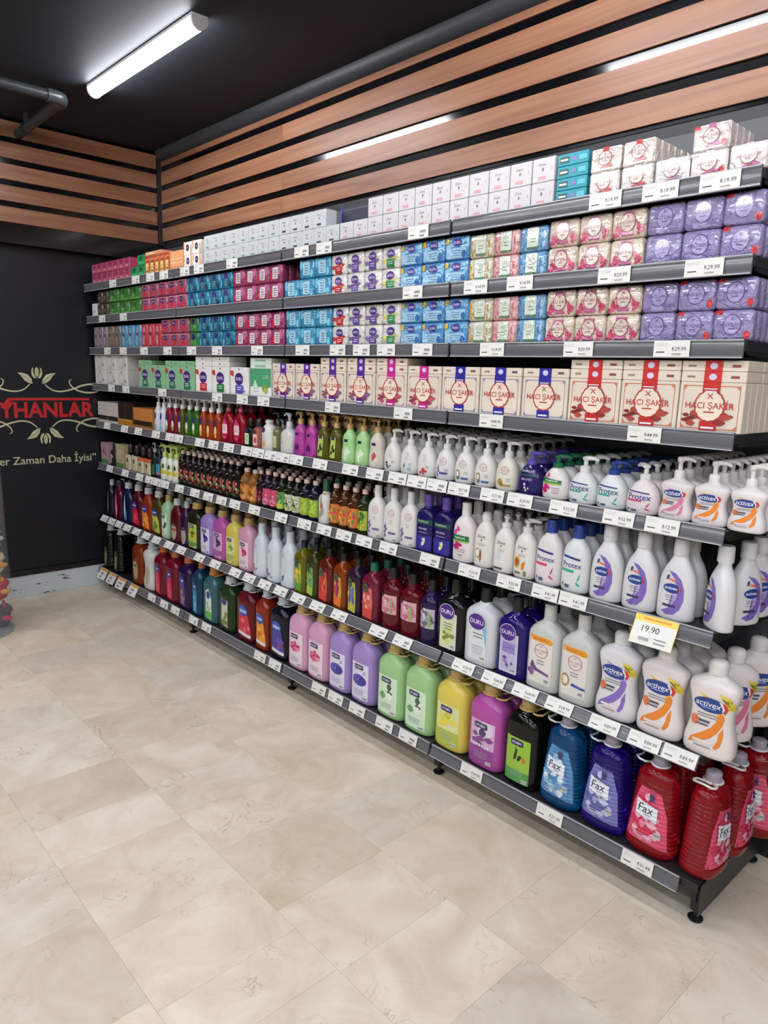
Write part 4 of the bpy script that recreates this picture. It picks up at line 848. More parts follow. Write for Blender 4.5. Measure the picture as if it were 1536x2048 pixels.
def hob(key, W, D, H, body, lab, art, tr=False, cc=GOLD, ring=None, rot=0, chf=.12, crf=.2, text=True):
    bottle(key, W, D, H, 'jug', pet(body) if tr else mat(body, .2, trans=.12), ('grip', W * crf, H * chf, cc, rot, ring),
           [RR(-.78, .07, .6, .64, lab, .06), *art, RR(-.5, .54, .22, .615, '#262650', .2), *([T('HOBBY', -.14, .577, .58, '#d6d6e6', .01)] if text else []), *LN(-.1, .22, .9, 4, .022, '#9a9aa4'), *BARS(.22, .085, .52, .13)], du=.07, name='soap_jug' if ring else 'bottle', cat='bottle')
HB = dict(W=.13, D=.085, H=.268)
hob('h6_green', .094, .075, .262, '#9cc49a', '#cfdccc', blobs(-.1, .39, .48, .1, ['#6f9a6a', '#dfe6dc', '#3f5a44'], 5, 2)); 
lq('q_dkred', .13, .258, '#6a0f26', GR, [E(-.3, .3, .45, .22, '#a89c84'), R(-.7, .32, .1, .38, '#a83a44'), R(-.5, .45, -.1, .5, '#3a3428')]); lq('q_dkpurple', .086, .258, '#3a1a50', GR, [E(-.2, .28, .5, .22, '#9a9484'), R(-.5, .42, .1, .47, '#3a3428')])
hob('h6_olive', .138, .08, .268, '#2a2a1c', '#a9bf4c', [*blobs(-.1, .39, .48, .1, ['#3c4a1c', '#d9a83a', '#5c7a2c'], 6, 4), R(-.78, .1, .6, .2, '#4c8a34')], True); hob('h6_lilac', .136, .08, .268, '#9c82c2', '#d4cfe0', blobs(-.1, .39, .48, .1, ['#3c2c7c', '#4a3a8c'], 6, 4)); hob('h6_pink', .128, .08, .268, '#b0559c', '#cf9cc4', [*blobs(-.1, .39, .48, .1, ['#3a2a4a', '#4c3a5c'], 6, 4), R(-.78, .1, .6, .24, '#a04a90')]); hob('h6_yellow', .122, .08, .266, '#d2c25c', '#cdd08a', [*blobs(-.1, .39, .48, .1, ['#6a9a3c', '#d9c84a'], 5, 4), R(-.78, .1, .6, .26, '#a9b84c')]); hob('h6_rose', .126, .08, .268, '#cf9ab4', '#dfc8d0', blobs(-.1, .39, .48, .1, ['#c23060', '#cf5078'], 6, 4))
bottle('q_white', .112, .07, .265, 'slim', hdpe('#c9d0d6'), ('cyl', .02, .05, '#c4ccd2'), [*LN(-.25, .72, .4, 3, .03, '#5a626c'), R(-.6, .3, -.57, .62, '#a4acb4'), R(.05, .3, .08, .62, '#a4acb4'), *blobs(-.3, .2, .3, .07, ['#4a3f5c', '#6a6080'], 5, 2), RR(.0, .1, .35, .14, '#7a9ab4')])
bottle('q_whiter', .112, .07, .265, 'slim', hdpe('#c9d0d6'), ('cyl', .02, .05, '#c4ccd2'), [*LN(-.25, .72, .4, 3, .03, '#5a626c'), R(-.6, .3, -.57, .62, '#a4acb4'), R(.05, .3, .08, .62, '#a4acb4'), *blobs(-.3, .2, .3, .07, ['#b53a4c', '#cf6a78'], 5, 2)])
bottle('q_whiteb', .112, .07, .265, 'slim', hdpe('#c9d0d6'), ('cyl', .02, .05, '#c4ccd2'), [*LN(-.25, .72, .4, 3, .03, '#5a626c'), R(-.6, .3, -.57, .62, '#a4acb4'), R(.05, .3, .08, .62, '#a4acb4'), leaf(-.5, .14, .5, 25, '#5c9ab8', .25, .5), leaf(-.3, .14, .4, 50, '#4a5a6c', .2, .5)])
def fruit(key, W, c, cols, bg, cc='#1c1c1e', bottom=None): bottle(key, W, .07, .242, 'rect', pet(c), ('cyl', W * .17, .03, cc), [PG([(-.8, .08), (.25, .05), (.3, .4), (.2, .66), (-.75, .7)], bg), *blobs(-.28, .38, .44, .22, cols, 16, len(key), .75), *( [PG([(-.78, .1), (.25, .07), (.25, .24), (-.78, .26)], bottom)] if bottom else []), E(-.45, .66, .3, .1, '#2a3424'), O(-.45, .66, .22, .07, .2, '#7a8a6a', 14)], du=.22)
fruit('g_lemon', .092, '#7f7a1c', ['#e0c63a', '#d2b42c', '#6aa03c'], '#8aa83c', bottom='#4f9a3c'); fruit('g_olive', .082, '#4a4c1c', ['#5a9a6a', '#9ab83c', '#3c7a5c'], '#6fa05a', bottom='#a0b83c'); fruit('g_red', .102, '#7a2412', ['#c9302c', '#df6a4a', '#4a7a4c', '#b5242c'], '#c4583c', bottom='#c43a34'); fruit('g_orange', .09, '#a8480f', ['#c43a2c', '#df8a2c', '#4a8a3c', '#8a2f5c'], '#c4a03c', bottom='#df6a1c'); fruit('g_purple', .088, '#3a2440', ['#c4c03c', '#44508c', '#5c6a9c'], '#b0b43c'); fruit('g_coral', .104, '#8f2440', ['#df5a4c', '#e6a09c', '#c93a44'], '#cf6a64', '#1f6a4c', '#d2403c')
def soft(key, W, c, bg, cols): bottle(key, W, .075, .246, 'cyl', pet(c), ('cyl', W * .2, .034, '#1d1b1e'), [R(-.86, .3, .8, .66, bg), *blobs(.0, .48, .72, .15, cols, 20, 4, .55), E(-.55, .66, .22, .07, '#18151a', 10, .2, 3), *[E(.45, .36 + .07 * i, .12, .04, '#8fae5c', 8, .2, 5) for i in range(4)]])
soft('s_red', .106, '#7a1224', '#d2a4b0', ['#c46a84', '#e0c4cc', '#d98aa0']); soft('s_purple', .09, '#33205c', '#b8b0bf', ['#6a5f78', '#d6d2d8', '#8f86a0'])
def duru_b(key, W, H, body, cc, panel, art, tr=True):
    bottle(key, W, .08, H, 'rect', pet(body) if tr else hdpe(body), ('cyl', W * .15, H * .17, cc), [RR(-.72, .08, .48, .68, '#ccd4d0', .06), RR(-.66, .1, .42, .64, panel, .06), *art, *BARS(.1, .11, .38, .16), E(-.2, .69, .56, .13, '#4a2a80'), O(-.2, .69, .56, .13, .06, '#d6d0e0'), T('DURU', -.2, .69, .84, '#e6e0ee', .008)], du=.12)
duru_b('du_black', .132, .275, '#1d1d20', '#17171a', '#cdd6ae', [*blobs(-.1, .28, .35, .1, ['#b4b84a', '#cfd07c', '#7f8c3c'], 7, 3), *LN(-.1, .5, .7, 3, .045, '#6a7a4a')]); duru_b('du_white', .14, .278, '#c9ccd0', '#202024', '#d3d9dc', [PG([(.1, .64), (.42, .64), (.42, .3), (.3, .45)], '#7fb4d2'), *LN(-.1, .5, .7, 2, .05, '#5a6470'), *LN(-.1, .3, .8, 4, .035, '#9aa2aa')], False); duru_b('du_purple', .122, .278, '#2f1f86', '#1d1d22', '#b9b4d2', [R(-.55, .38, .3, .54, '#8f80c4'), T('LAVANTA', -.12, .46, .7, '#4a3a86', .0), *blobs(-.15, .25, .3, .07, ['#6a4a9c', '#8f7ab8'], 7, 2)])
def hs_big(key, art):
    bottle(key, .122, .085, .285, 'rect', mat('#c9cac6', .28, trans=.1), ('cyl', .021, .045, '#c9cac8'), [RR(-.82, .1, .62, .76, '#d9d5ce', .05), PG([(-.8, .69), (.55, .67), (.62, .71), (.5, .755), (-.8, .76)], '#e0932c'), T('Ekonomik Boy', -.13, .718, 1.0, '#9c4a1c', .002), *hs_emblem(-.05, .56, .42, .1, '#b9706c', None, .8, .004), *LN(-.05, .42, .5, 2, .04, '#7a7a80'), *art, *BARS(.25, .13, .5, .19)], du=.08)
hs_big('hsb_lav', [*blobs(-.55, .3, .25, .08, ['#6a3f7c', '#7f5a94'], 8, 3), PG([(-.35, .27), (.5, .23), (.5, .26), (-.3, .31)], '#6f4a80')]); hs_big('hsb_coco', [E(-.55, .3, .26, .09, '#a08a62'), E(-.55, .3, .17, .06, '#e0dccc'), E(-.75, .3, .1, .05, '#c4b48a'), PG([(-.2, .24), (.62, .22), (.62, .25), (-.15, .28)], '#3a4f9c')])
activex('ax_b_lilac', .132, .075, .272, ('dome', .0245, .034, '#d6d5d6'), '#7f68b4', '#a894cc', True, '#d6d3d6'); activex('ax_b_orange', .136, .075, .272, ('dome', .0245, .034, '#d8d4d2'), '#df822e', '#e6b43c', True, '#dbd4d2'); activex('ax_b_pink', .132, .075, .272, ('dome', .0245, .034, '#d8d4d2'), '#cf6f92', '#d99ab0', True, '#dbd2d2')
# ---------- bottom shelf jugs
def bigjug(key, W, c, cc, lab, ring=None, rot=0, H=.3, D=.1, tr=True, shape='jug', crf=.18): bottle(key, W, D, H, shape, pet(c) if tr else hdpe(c), ('grip', W * crf, H * .11, cc, rot, ring), lab, name='soap_jug', du=.46)
bigjug('j_black', .128, '#10120f', GR, [E(-.45, .32, .35, .24, '#6f7a5c'), E(-.45, .46, .2, .05, '#2c3424')], '#a9a9a8', 0, .295, shape='fax')
bigjug('j_orange', .15, '#9c3a10', GR, [E(-.4, .34, .42, .22, '#a3986a'), R(-.7, .42, -.2, .47, '#2c3424'), *blobs(-.4, .3, .25, .08, ['#c4823a', '#8f8a4a'], 5, 2)], GR, 0); bigjug('j_white', .14, '#c6c4be', GR, [E(-.4, .34, .4, .22, '#a9a48c'), *blobs(-.4, .3, .25, .08, ['#c4a06a', '#8f8a6a'], 5, 2)], GR, 0, tr=False, shape='waist')
def slimlab(c1, c2, c3): return [PG([(-.8, .1), (-.1, .07), (-.1, .4), (-.25, .66), (-.7, .7)], c1), E(-.45, .62, .24, .09, '#2c3a9c'), R(-.62, .605, -.28, .635, '#d0d6e6'), *blobs(-.42, .28, .22, .14, [c2, c3], 6, 2)]
bigjug('j_red', .148, '#8a0f2c', '#a8623a', slimlab('#cf2c50', '#d9607c', '#c4203f')); bigjug('j_purple', .154, '#2f1650', '#b0603c', slimlab('#5c2f84', '#c4a04a', '#a88ac0')); bigjug('j_blue', .112, '#0f4a6a', '#a8623a', slimlab('#1f8ac0', '#6ac4e4', '#d9e4ea'))
bigjug('j_teal', .148, '#4a7a80', '#b5733c', [PG([(-.7, .1), (.05, .08), (.05, .5), (-.3, .72), (-.7, .66)], '#c4d6cc'), E(-.36, .58, .24, .08, '#3a3a84'), R(-.66, .1, .02, .24, '#5cae3c'), *blobs(-.3, .34, .25, .08, ['#8fbf6a', '#d98a5c'], 5, 2)], '#b5733c', 0)
bigjug('j_green', .16, '#26441c', GR, [PG([(-.75, .14), (-.0, .1), (.0, .66), (-.7, .68)], '#bfc4ae'), E(-.4, .62, .3, .07, '#2c3a84'), *blobs(-.35, .36, .25, .1, ['#7f9a4c', '#c9a09a', '#6a7a3c'], 6, 2), R(-.72, .14, -.02, .24, '#6a7a34')], GR, 0, .29)
def dalan(key, W, c, c1, c2): bigjug(key, W, c, GR, [PG([(-.85, .16), (.3, .12), (.3, .2), (.1, .5), (-.25, .68), (-.85, .68)], c1), *blobs(-.2, .32, .35, .12, c2, 7, 2), PG([(-.85, .14), (.3, .1), (.3, .16), (-.85, .2)], '#d9d4d8'), E(-.4, .6, .48, .1, '#2a4fa8'), T('dalan', -.4, .6, .7, '#dfe6f2', .01)], '#a9a9ac', 0, .302)
dalan('j_red2', .17, '#7a1420', '#c92f3c', ['#d9707c', '#c42c38']); dalan('j_orange2', .118, '#a83410', '#d98a2c', ['#e6a84a', '#c9502c']); dalan('j_navy', .152, '#17122c', '#4a3f8c', ['#7a3a64', '#a08a5c', '#5c4fa8'])
J = dict(W=.146, D=.1, H=.298)
def hj(key, c, lab, art, W=.146, tr=False): hob(key, W, .1, .304, c, lab, art, tr, GOLD, '#b59c5c', 0, .1, .185)
hj('hj_pink', '#d29cba', '#dfccd6', [E(-.1, .39, .55, .085, '#d98aac'), *blobs(-.1, .4, .4, .07, ['#c22a5c', '#cf4a78', '#b01c4c'], 9, 3, .8)]); hj('hj_lilac', '#a088c6', '#d2cde0', [E(-.1, .37, .58, .09, '#4a3f96'), O(-.3, .4, .22, .055, .5, '#6a5cb8', 16), O(.12, .37, .22, .055, .5, '#3a3084', 16), *blobs(.3, .5, .1, .03, ['#6f66a0'], 3, 3)]); hj('hj_green', '#9fc98c', '#c9dfc4', blobs(-.1, .39, .48, .1, ['#6f9a6a', '#e0e8dc', '#dfe8da', '#44604a'], 8, 5), .152); hj('hj_yellow', '#dcc958', '#d6d49a', [PG([(-.78, .3), (.6, .5), (.6, .64), (-.1, .64)], '#cdd48a'), *blobs(-.1, .39, .48, .1, ['#5c8f34', '#c9bf3c', '#e0d24a'], 6, 3), R(-.78, .07, .6, .28, '#a9b84a')], .152); hj('hj_magenta', '#b350a0', '#cfa4c9', [PG([(-.78, .3), (.6, .5), (.6, .64), (-.1, .64)], '#d9c9dc'), *blobs(-.1, .39, .48, .1, ['#2c2638', '#4a4060', '#7f4a86'], 8, 3), R(-.78, .07, .6, .28, '#8f3f8c'), *[R(-.55 + .16 * i, .29, -.43 + .16 * i, .33, '#d9cfdc') for i in range(6)]], .152); hj('hj_black', '#15160f', '#8fb83f', [leaf(-.3, .34, .35, 50, '#22331a', .2, .6), leaf(-.15, .36, .3, 100, '#2c4420', .2, .6), leaf(-.1, .36, .3, 20, '#22331a', .2, .6), R(-.78, .07, .6, .22, '#4c9448'), E(.28, .38, .09, .04, '#c46a3a')], .138, True)
def fax(key, c, c1, cols, rot):
    bottle(key, .152, .105, .298, 'fax', mat(c, .06, trans=.68, ior=1.36), ('grip', .021, .025, '#9a94a0', rot, '#d6d4d6'), [PG([(-.85, .15), (.8, .13), (.66, .5), (.4, .73), (-.4, .75), (-.64, .55)], c1), *blobs(-.05, .34, .6, .16, cols, 30, 6, .6), *blobs(-.1, .58, .3, .08, cols, 5, 3), PG([(-.5, .45), (.36, .41), (.36, .57), (-.48, .61)], '#d8dde4'), T('Fax', -.1, .525, .6, '#2c2a3c', .004, .12), *LN(-.02, .46, .3, 1, .03, '#8a8a98'), R(.0, .63, .18, .71, '#3a3560'), *BARS(.3, .25, .56, .31), *LN(-.1, .24, .9, 3, .025, '#d6d0dc')], name='soap_jug')
fax('fx_blue', '#1466a8', '#4f86b4', ['#8fb8d4', '#cfe0ea', '#5c7ab0', '#6f9cc4'], 180); fax('fx_violet', '#2f1a9c', '#6f6fae', ['#8f94c4', '#b4b8d6', '#5c5c9c'], 180); fax('fx_red', '#cc1a28', '#cf4a6c', ['#df7a94', '#e0a4b4', '#c42c50'], 180)

# ================================================================== stocking the shelves
# top shelf
run(0, 'pinkbox', .019, .58, 7, 'small crimson soap carton', 2, 2)
run(0, 'greenbox', .585, .768, 2, 'small dark green soap carton', 2, 1, skip={(0, 1)})
run(0, 'herbbox', .772, 1.062, 5, 'upright rust and yellow herbal soap carton', 1, 2)
run(0, 'herbflat', .775, .972, 1, 'tan herbal soap carton lying on upright ones', 1, 1, up=.0985)
run(0, 'orangebox', 1.066, 1.208, 4, 'narrow peach-orange soap carton', 1, 2)
run(0, 'whiteorange', 1.215, 1.395, 2, 'white soap carton with orange curves', 2, 2)
run(0, 'dove_green', 1.421, 2.055, 8, 'white soap carton with green bar', 2, 2)
run(0, 'dove_dark', 2.055, 2.451, 5, 'white soap carton with dark bar', 2, 1, skip={(4, 1)})
run(0, 'dove_pink', 2.456, 3.42, 12, 'white soap carton with pink bar', 2, 1, skip={(0, 1), (1, 1)})
run(0, 'darkcarton', 2.38, 2.56, 1, 'dark navy carton behind white soap cartons', 1, 1, dy=.075, up=.0)
run(0, 'tealflat', 3.426, 3.528, 1, 'teal soap carton lying flat', 4, 1)
run(0, 'hs_s_red', 3.531, 3.722, 2, 'cream wrapped soap with red flowers', 2, lambda i, t: 6 if i == 1 else 3)
run(0, 'hs_s_lilac', 3.722, 3.815, 1, 'cream wrapped soap with grey-lilac print', 1, 5)
run(0, 'hs_s_pink2', 3.815, 3.908, 1, 'cream wrapped soap with pink print and stickers', 2, 4)
run(0, 'hs_s_pink', 3.909, 4.0, 1, 'cream wrapped soap with pink print', 1, 6)
# second shelf
run(1, 'whitebox', -.02, .056, 1, 'plain white soap carton at the left end')
run(1, 'brownpack', .064, .228, 2, 'dark brown soap pack', 2)
run(1, 'greenpack', .24, .688, 3, 'grass-green soap pack with pale edge', 2)
def band(l, x_pink, n_pink, gx, x_teal, n_teal, first_sky):
    run(l, 'pinkpack', x_pink, gx, n_pink, 'pink soap pack with red blot', 2)
band(1, .69, 5, 1.222, 0, 0, 0)
run(1, 'tealpack', 1.224, 1.664, 4, 'teal soap pack with dark label', 2)
run(1, 'magentapack', 1.67, 2.066, 4, 'magenta soap pack with white label', 2)
run(1, 'skypack', 2.082, 2.396, 3, 'sky-blue soap pack with pale label', 2, skip={(0, 1)})
for l_ in (1, 2):
    run(l_, 'wredpack', 2.398, 2.495, 1, 'white soap pack with red block', 2)
    run(l_, 'wpurplepack', 2.496, 2.692, 2, 'white soap pack with purple block', 2)
    run(l_, 'wgreenpack', 2.693, 2.788, 1, 'white soap pack with green block', 2)
    run(l_, 'bluepack', 2.789, 3.106, 3, 'ocean-blue soap pack with purple oval', 2)
    run(l_, 'champack', 3.107, 3.206, 1, 'cream chamomile-print soap pack', 2)
    run(l_, 'blushpack', 3.207, 3.304, 1, 'blush-pink floral soap pack', 2)
    run(l_, 'seapack', 3.305, 3.404, 1, 'pale blue floral soap pack', 2)
    run(l_, 'rosepack', 3.406, 3.709, 3, 'ivory soap pack with rose print', 2)
    run(l_, 'lilacpack', 3.711, 3.809, 1, 'lilac wrapped soap pack without sticker', 2)
    run(l_, 'lilacpack' if l_ == 1 else 'lilacpack2', 3.809, 3.906, 1, 'lilac wrapped soap pack beside the end pack', 2)
    run(l_, 'lilacpack2', 3.906, 4.002, 1, 'lilac wrapped soap pack at the open end', 2, 2)
# third shelf, left part
run(2, 'greypack', -.04, .175, 3, 'grey-mauve clear-wrapped soap pack')
run(2, 'tanpack', .178, .368, 2, 'brown clear-wrapped soap pack')
run(2, 'icepack', .371, .652, 3, 'light blue clear-wrapped soap pack')
run(2, 'redpack', .654, .902, 3, 'red and pink clear-wrapped soap pack')
run(2, 'pinkpack', .906, 1.218, 3, 'pink soap pack with red blot', 2)
packkind('narrowgreen', .094, .12, PH, 3, film('#2f7a3c'), [R(-.6, .12, .6, .5, '#4f9a4c'), E(0, .68, .36, .2, '#2a2560')])
run(2, 'narrowgreen', 1.22, 1.32, 1, 'dark green soap pack', 2)
run(2, 'tealpack', 1.324, 1.665, 3, 'teal soap pack with dark label', 2)
run(2, 'magentapack', 1.67, 2.066, 4, 'magenta soap pack with white label', 2)
run(2, 'skypack', 2.078, 2.394, 3, 'sky-blue soap pack with pale label', 2)
# fourth shelf
run(3, 'linedrawn', -.06, .44, 3, 'white carton with grey line drawing', 2, 2)
run(3, 'dg', .594, 1.262, 4, 'sage-green soap carton with purple oval')
for i in (0, 2, 3): run(3, 'dg_flat', .594 + .167 * i, .761 + .167 * i, 1, 'sage-green carton lying on %s upright one' % ORD[i], 1, 1, up=.1305)
run(3, 'dr', 1.268, 1.436, 1, 'white soap carton with red block'); run(3, 'dgr', 1.436, 1.604, 1, 'white soap carton with green block')
run(3, 'dr_flat', 1.268, 1.436, 1, 'white carton lying above red-block carton', 2, 1, up=.1305); run(3, 'dgr_flat', 1.436, 1.604, 1, 'white carton lying above green-block carton', 2, 1, up=.1305)
run(3, 'dl', 1.609, 1.777, 1, 'white soap carton with lavender block')
run(3, 'olivebox', 1.786, 1.962, 1, 'green and white carton with olive picture'); run(3, 'olivebox_flat', 1.786, 1.962, 1, 'pale green carton lying above olive-picture carton', 2, 1, up=.1255)
for key, a, b, n, cn, flats in (('hs_purple', 1.968, 2.658, 4, 'purple', (1, 1, 2, 2)), ('hs_pink', 2.658, 2.996, 2, 'magenta', (2, 1)), ('hs_blue', 2.996, 3.504, 3, 'blue', (1, 1, 1)), ('hs_red', 3.504, 4.003, 3, 'red', (2, 2, 2))):
    run(3, key, a, b, n, 'cream soap carton with %s ribbon band' % cn, 1, lambda i, t: (9 if (key == 'hs_red' and i == 2) else 3), rgap=.0015)
    for i in range(n):
        w_ = (b - a) / n
        run(3, key + '_flat', a + w_ * i, a + w_ * (i + 1), 1, 'cream carton flat above %s %s-band carton' % (ORD[i], cn), flats[i], (3 if (key == 'hs_red' and i == 2) else 1), up=.1245)
# fifth shelf
run(4, 'bw', -.085, .236, 2, 'grey-white carton with black band', 1, 2)
run(4, 'bo', .238, .456, 2, 'black carton with amber base', 1, 2)
run(4, 'ob', .458, .716, 2, 'amber carton with black band', 1, 2)
run(4, 'p_white', .722, .86, 2, 'slim white pump bottle', 1, 5)
run(4, 'p_red', .862, 1.004, 2, 'clear red soap pump bottle', 1, 5)
run(4, 'p_olive', 1.006, 1.089, 1, 'olive-brown soap pump bottle', 1, 5)
run(4, 'p_green', 1.09, 1.244, 2, 'clear green soap pump bottle', 1, 5)
run(4, 'p_orange', 1.246, 1.471, 3, 'clear orange soap pump bottle', 1, 5)
run(4, 'p_redwide', 1.473, 1.694, 2, 'wide crimson pump bottle with pink label', 1, 4)
run(4, 'b_dark', 1.697, 1.767, 1, 'dark bottle with pale green label', 1, 4)
run(4, 'b_salmon', 1.768, 1.836, 1, 'salmon bottle with pale label', 1, 4)
run(4, 'b_white', 1.838, 1.931, 1, 'squat white bottle beside salmon one', 1, 4)
run(4, 'b_clear', 1.932, 1.988, 1, 'olive clear bottle with black pump', 1, 3)
run(4, 'b_whitepump', 1.989, 2.091, 1, 'white bottle with tall white pump', 1, 3)
run(4, 'h_magenta', 2.092, 2.258, 2, 'magenta bottle with tan pump', 1, 4)
run(4, 'h_olive', 2.259, 2.426, 2, 'olive clear bottle with tan pump', 1, 4)
run(4, 'h_green', 2.427, 2.594, 2, 'pale green bottle with tan pump', 1, 4)
run(4, 'h_white', 2.595, 2.679, 1, 'off-white bottle with tan pump', 1, 4)
FX = [2.68 + .0907 * i for i in range(8)]
for i, (k_, d_) in enumerate((('f_black', 'black berry print'), ('f_blue', 'faint blue print'), ('f_red', 'red flower print'), ('f_lav', 'lavender print'), ('f_coco', 'coconut print, left one'), ('f_coco', 'coconut print, right one'), ('f_argan', 'golden argan print'))):
    run(4, k_, FX[i], FX[i + 1], 1, 'white pump bottle, ' + d_, 1, 6)
run(4, 'pal_purple', 3.316, 3.411, 1, 'deep purple pump bottle', 1, 6)
run(4, 'pal_white', 3.411, 3.507, 1, 'white pump bottle with green band', 1, 6)
run(4, 'pt_green', 3.507, 3.602, 1, 'white pump bottle, navy lettering, green stripe', 1, 6)
run(4, 'pt_blue', 3.602, 3.697, 1, 'white pump bottle with blue pump', 1, 6)
run(4, 'pt_pink', 3.697, 3.796, 1, 'pale pink pump bottle, navy lettering', 1, 6)
run(4, 'ax_p_pink', 3.797, 3.89, 1, 'waisted pump bottle with pink swoosh', 1, 7)
run(4, 'ax_p_orange', 3.89, 4.076, 2, 'waisted pump bottle with orange swoosh', 1, 7)
# sixth shelf
run(5, 'pinkgreen', -.075, .036, 1, 'mauve carton with green base'); run(5, 'greyfig', .04, .15, 1, 'dark bottle with grey leaf print'); run(5, 'tangreen', .155, .29, 1, 'tan carton with green base')
run(5, 'kraft', .295, .474, 2, 'dark bottle with kraft paper label', 1, 4); run(5, 'kraft_o', .474, .653, 2, 'dark bottle with orange-topped kraft label', 1, 4)
run(5, 'dkgreen', .656, .713, 1, 'slim dark green pump bottle', 1, 4); run(5, 'dkblue', .714, .772, 1, 'slim dark blue pump bottle', 1, 4)
run(5, 'lime', .774, .988, 3, 'white bottle with lime pump', 1, 4)
run(5, 'fl_red', .99, 1.632, 10, 'dark bottle with red floral print', 1, 6)
run(5, 'fl_orange', 1.634, 1.784, 2, 'orange floral bottle', 1, 5)
run(5, 'fl_berry', 1.787, 1.835, 1, 'narrow dark berry-print bottle', 1, 6)
run(5, 'fl_pink', 1.836, 1.956, 2, 'dark bottle with pink floral print', 1, 6)
run(5, 'fl_green', 1.957, 2.016, 1, 'dark bottle with green label', 1, 6)
run(5, 'fl_whitelime', 2.017, 2.132, 2, 'dark bottle with whitish label', 1, 6)
run(5, 'fl_navy', 2.133, 2.264, 2, 'navy bottle with lime label', 1, 6)
run(5, 'fl_white', 2.265, 2.342, 1, 'white slender bottle with green cap', 1, 5)
run(5, 'fl_fruit', 2.343, 2.532, 3, 'brown bottle with orange fruit print', 1, 6)
run(5, 'fl_lemon', 2.533, 2.589, 1, 'green bottle with lemon print', 1, 6)
run(5, 'hs_cond', 2.59, 2.869, 3, 'white bottle with lavender print', 1, 5)
run(5, 'pal_shower', 2.87, 3.047, 2, 'deep purple shower bottle', 1, 5)
run(5, 'pal_showerw', 3.048, 3.146, 1, 'white bottle with green band and orchids', 1, 5)
run(5, 'dv_coco', 3.147, 3.232, 1, 'white bottle with coconut print', 1, 5); run(5, 'dv_plain', 3.232, 3.317, 1, 'plain white pump bottle with grey ribbon', 1, 5); run(5, 'dv_avo', 3.317, 3.402, 1, 'white pump bottle with avocado print', 1, 5)
run(5, 'pts_pink', 3.403, 3.5, 1, 'blue-capped bottle with pink stripe', 1, 5); run(5, 'pts_green', 3.5, 3.597, 1, 'blue-capped bottle with green stripe', 1, 5)
run(5, 'ax_soap', 3.599, 3.92, 3, 'white bottle with purple crescent', 1, lambda i, t: 2 if i == 2 else 4)
for i, (x, yy, rz) in enumerate(((3.978, .056, -44), (3.998, .155, 66), (3.992, .25, 62), (3.99, .345, 60))):
    place('ax_soap', (x, LY[5] + yy, LZ[5] - .0048), 'turned white bottle with purple crescent, %s from the front, sixth shelf' % ORD[i], 'turned bottles at the sixth shelf end', math.radians(rz))
# seventh shelf
for k_, a, b, d_, rws in (('q_navy', -.07, .022, 'dark navy bottle at the left end', 3), ('q_magenta', .026, .168, 'dark magenta bottle', 3), ('q_blue', .17, .314, 'dark blue bottle', 3), ('q_red', .316, .46, 'wine-red bottle with red label', 3), ('q_orange', .46, .6, 'orange bottle with blue oval', 3), ('q_olive', .6, .742, 'olive-brown bottle with lime label', 3),
    ('h6_green', .744, .842, 'pale mint bottle with gold cap', 3), ('q_dkred', .842, .975, 'dark red bottle with beige oval', 3), ('q_dkpurple', .975, 1.064, 'dark violet bottle with beige oval', 3), ('h6_olive', 1.064, 1.204, 'blackish olive bottle with gold cap', 3), ('h6_lilac', 1.204, 1.342, 'lilac bottle with gold cap', 3), ('h6_pink', 1.342, 1.472, 'orchid-pink bottle with gold cap', 3), ('h6_yellow', 1.472, 1.596, 'yellow bottle with gold cap', 3), ('h6_rose', 1.596, 1.724, 'pale rose bottle with gold cap', 3),
    ('q_whiter', 1.727, 1.845, 'tapered white bottle with red berry', 4), ('q_white', 1.845, 1.963, 'tapered white bottle with dark berries', 4), ('q_whiteb', 1.963, 2.081, 'tapered white bottle with blue leaf', 4), ('g_lemon', 2.083, 2.178, 'yellow-green bottle with lemon label', 4), ('g_olive', 2.178, 2.263, 'olive-green bottle with leafy label', 4), ('g_red', 2.263, 2.368, 'amber-red bottle with strawberry label', 4), ('g_orange', 2.369, 2.463, 'amber-orange bottle with fruit label', 4), ('g_purple', 2.464, 2.556, 'dark plum bottle with yellow label', 4), ('g_coral', 2.557, 2.664, 'red bottle with green cap', 4)):
    run(6, k_, a, b, 1, d_, 1, rws)
run(6, 's_red', 2.667, 2.886, 2, 'dark red bottle with pink blossom wrap', 1, 4); run(6, 's_purple', 2.888, 2.98, 1, 'violet bottle with grey floral wrap', 1, 4)
run(6, 'du_black', 2.984, 3.118, 1, 'black bottle with purple oval', 1, 4); run(6, 'du_white', 3.12, 3.262, 1, 'white bottle with black cap', 1, 4); run(6, 'du_purple', 3.264, 3.388, 1, 'violet bottle with black cap', 1, 4)
run(6, 'hsb_lav', 3.391, 3.516, 1, 'big cloudy bottle with lavender, orange strip', 1, 4); run(6, 'hsb_coco', 3.517, 3.642, 1, 'big cloudy bottle with coconut, orange strip', 1, 4)
run(6, 'ax_b_lilac', 3.646, 3.782, 1, 'big waisted bottle with lilac swoosh', 1, 4)
run(6, 'ax_b_orange', 3.784, 3.922, 1, 'big waisted bottle with orange swoosh', 1, 4)
run(6, 'ax_b_orange', 3.926, 4.064, 1, 'big waisted bottle at the end, orange swoosh', 1, 1, rot=.06)
for i, (k_, x, yy, rz, d_) in enumerate((('ax_b_pink', 3.99, .176, 48, 'big waisted bottle with pink swoosh behind the end one'), ('ax_b_orange', 3.995, .325, 46, 'big waisted bottle, orange swoosh, second behind the end one'))):
    place(k_, (x, LY[6] + yy, LZ[6] - .0048), d_ + ', seventh shelf', 'big waisted bottles at the seventh shelf end', math.radians(rz))
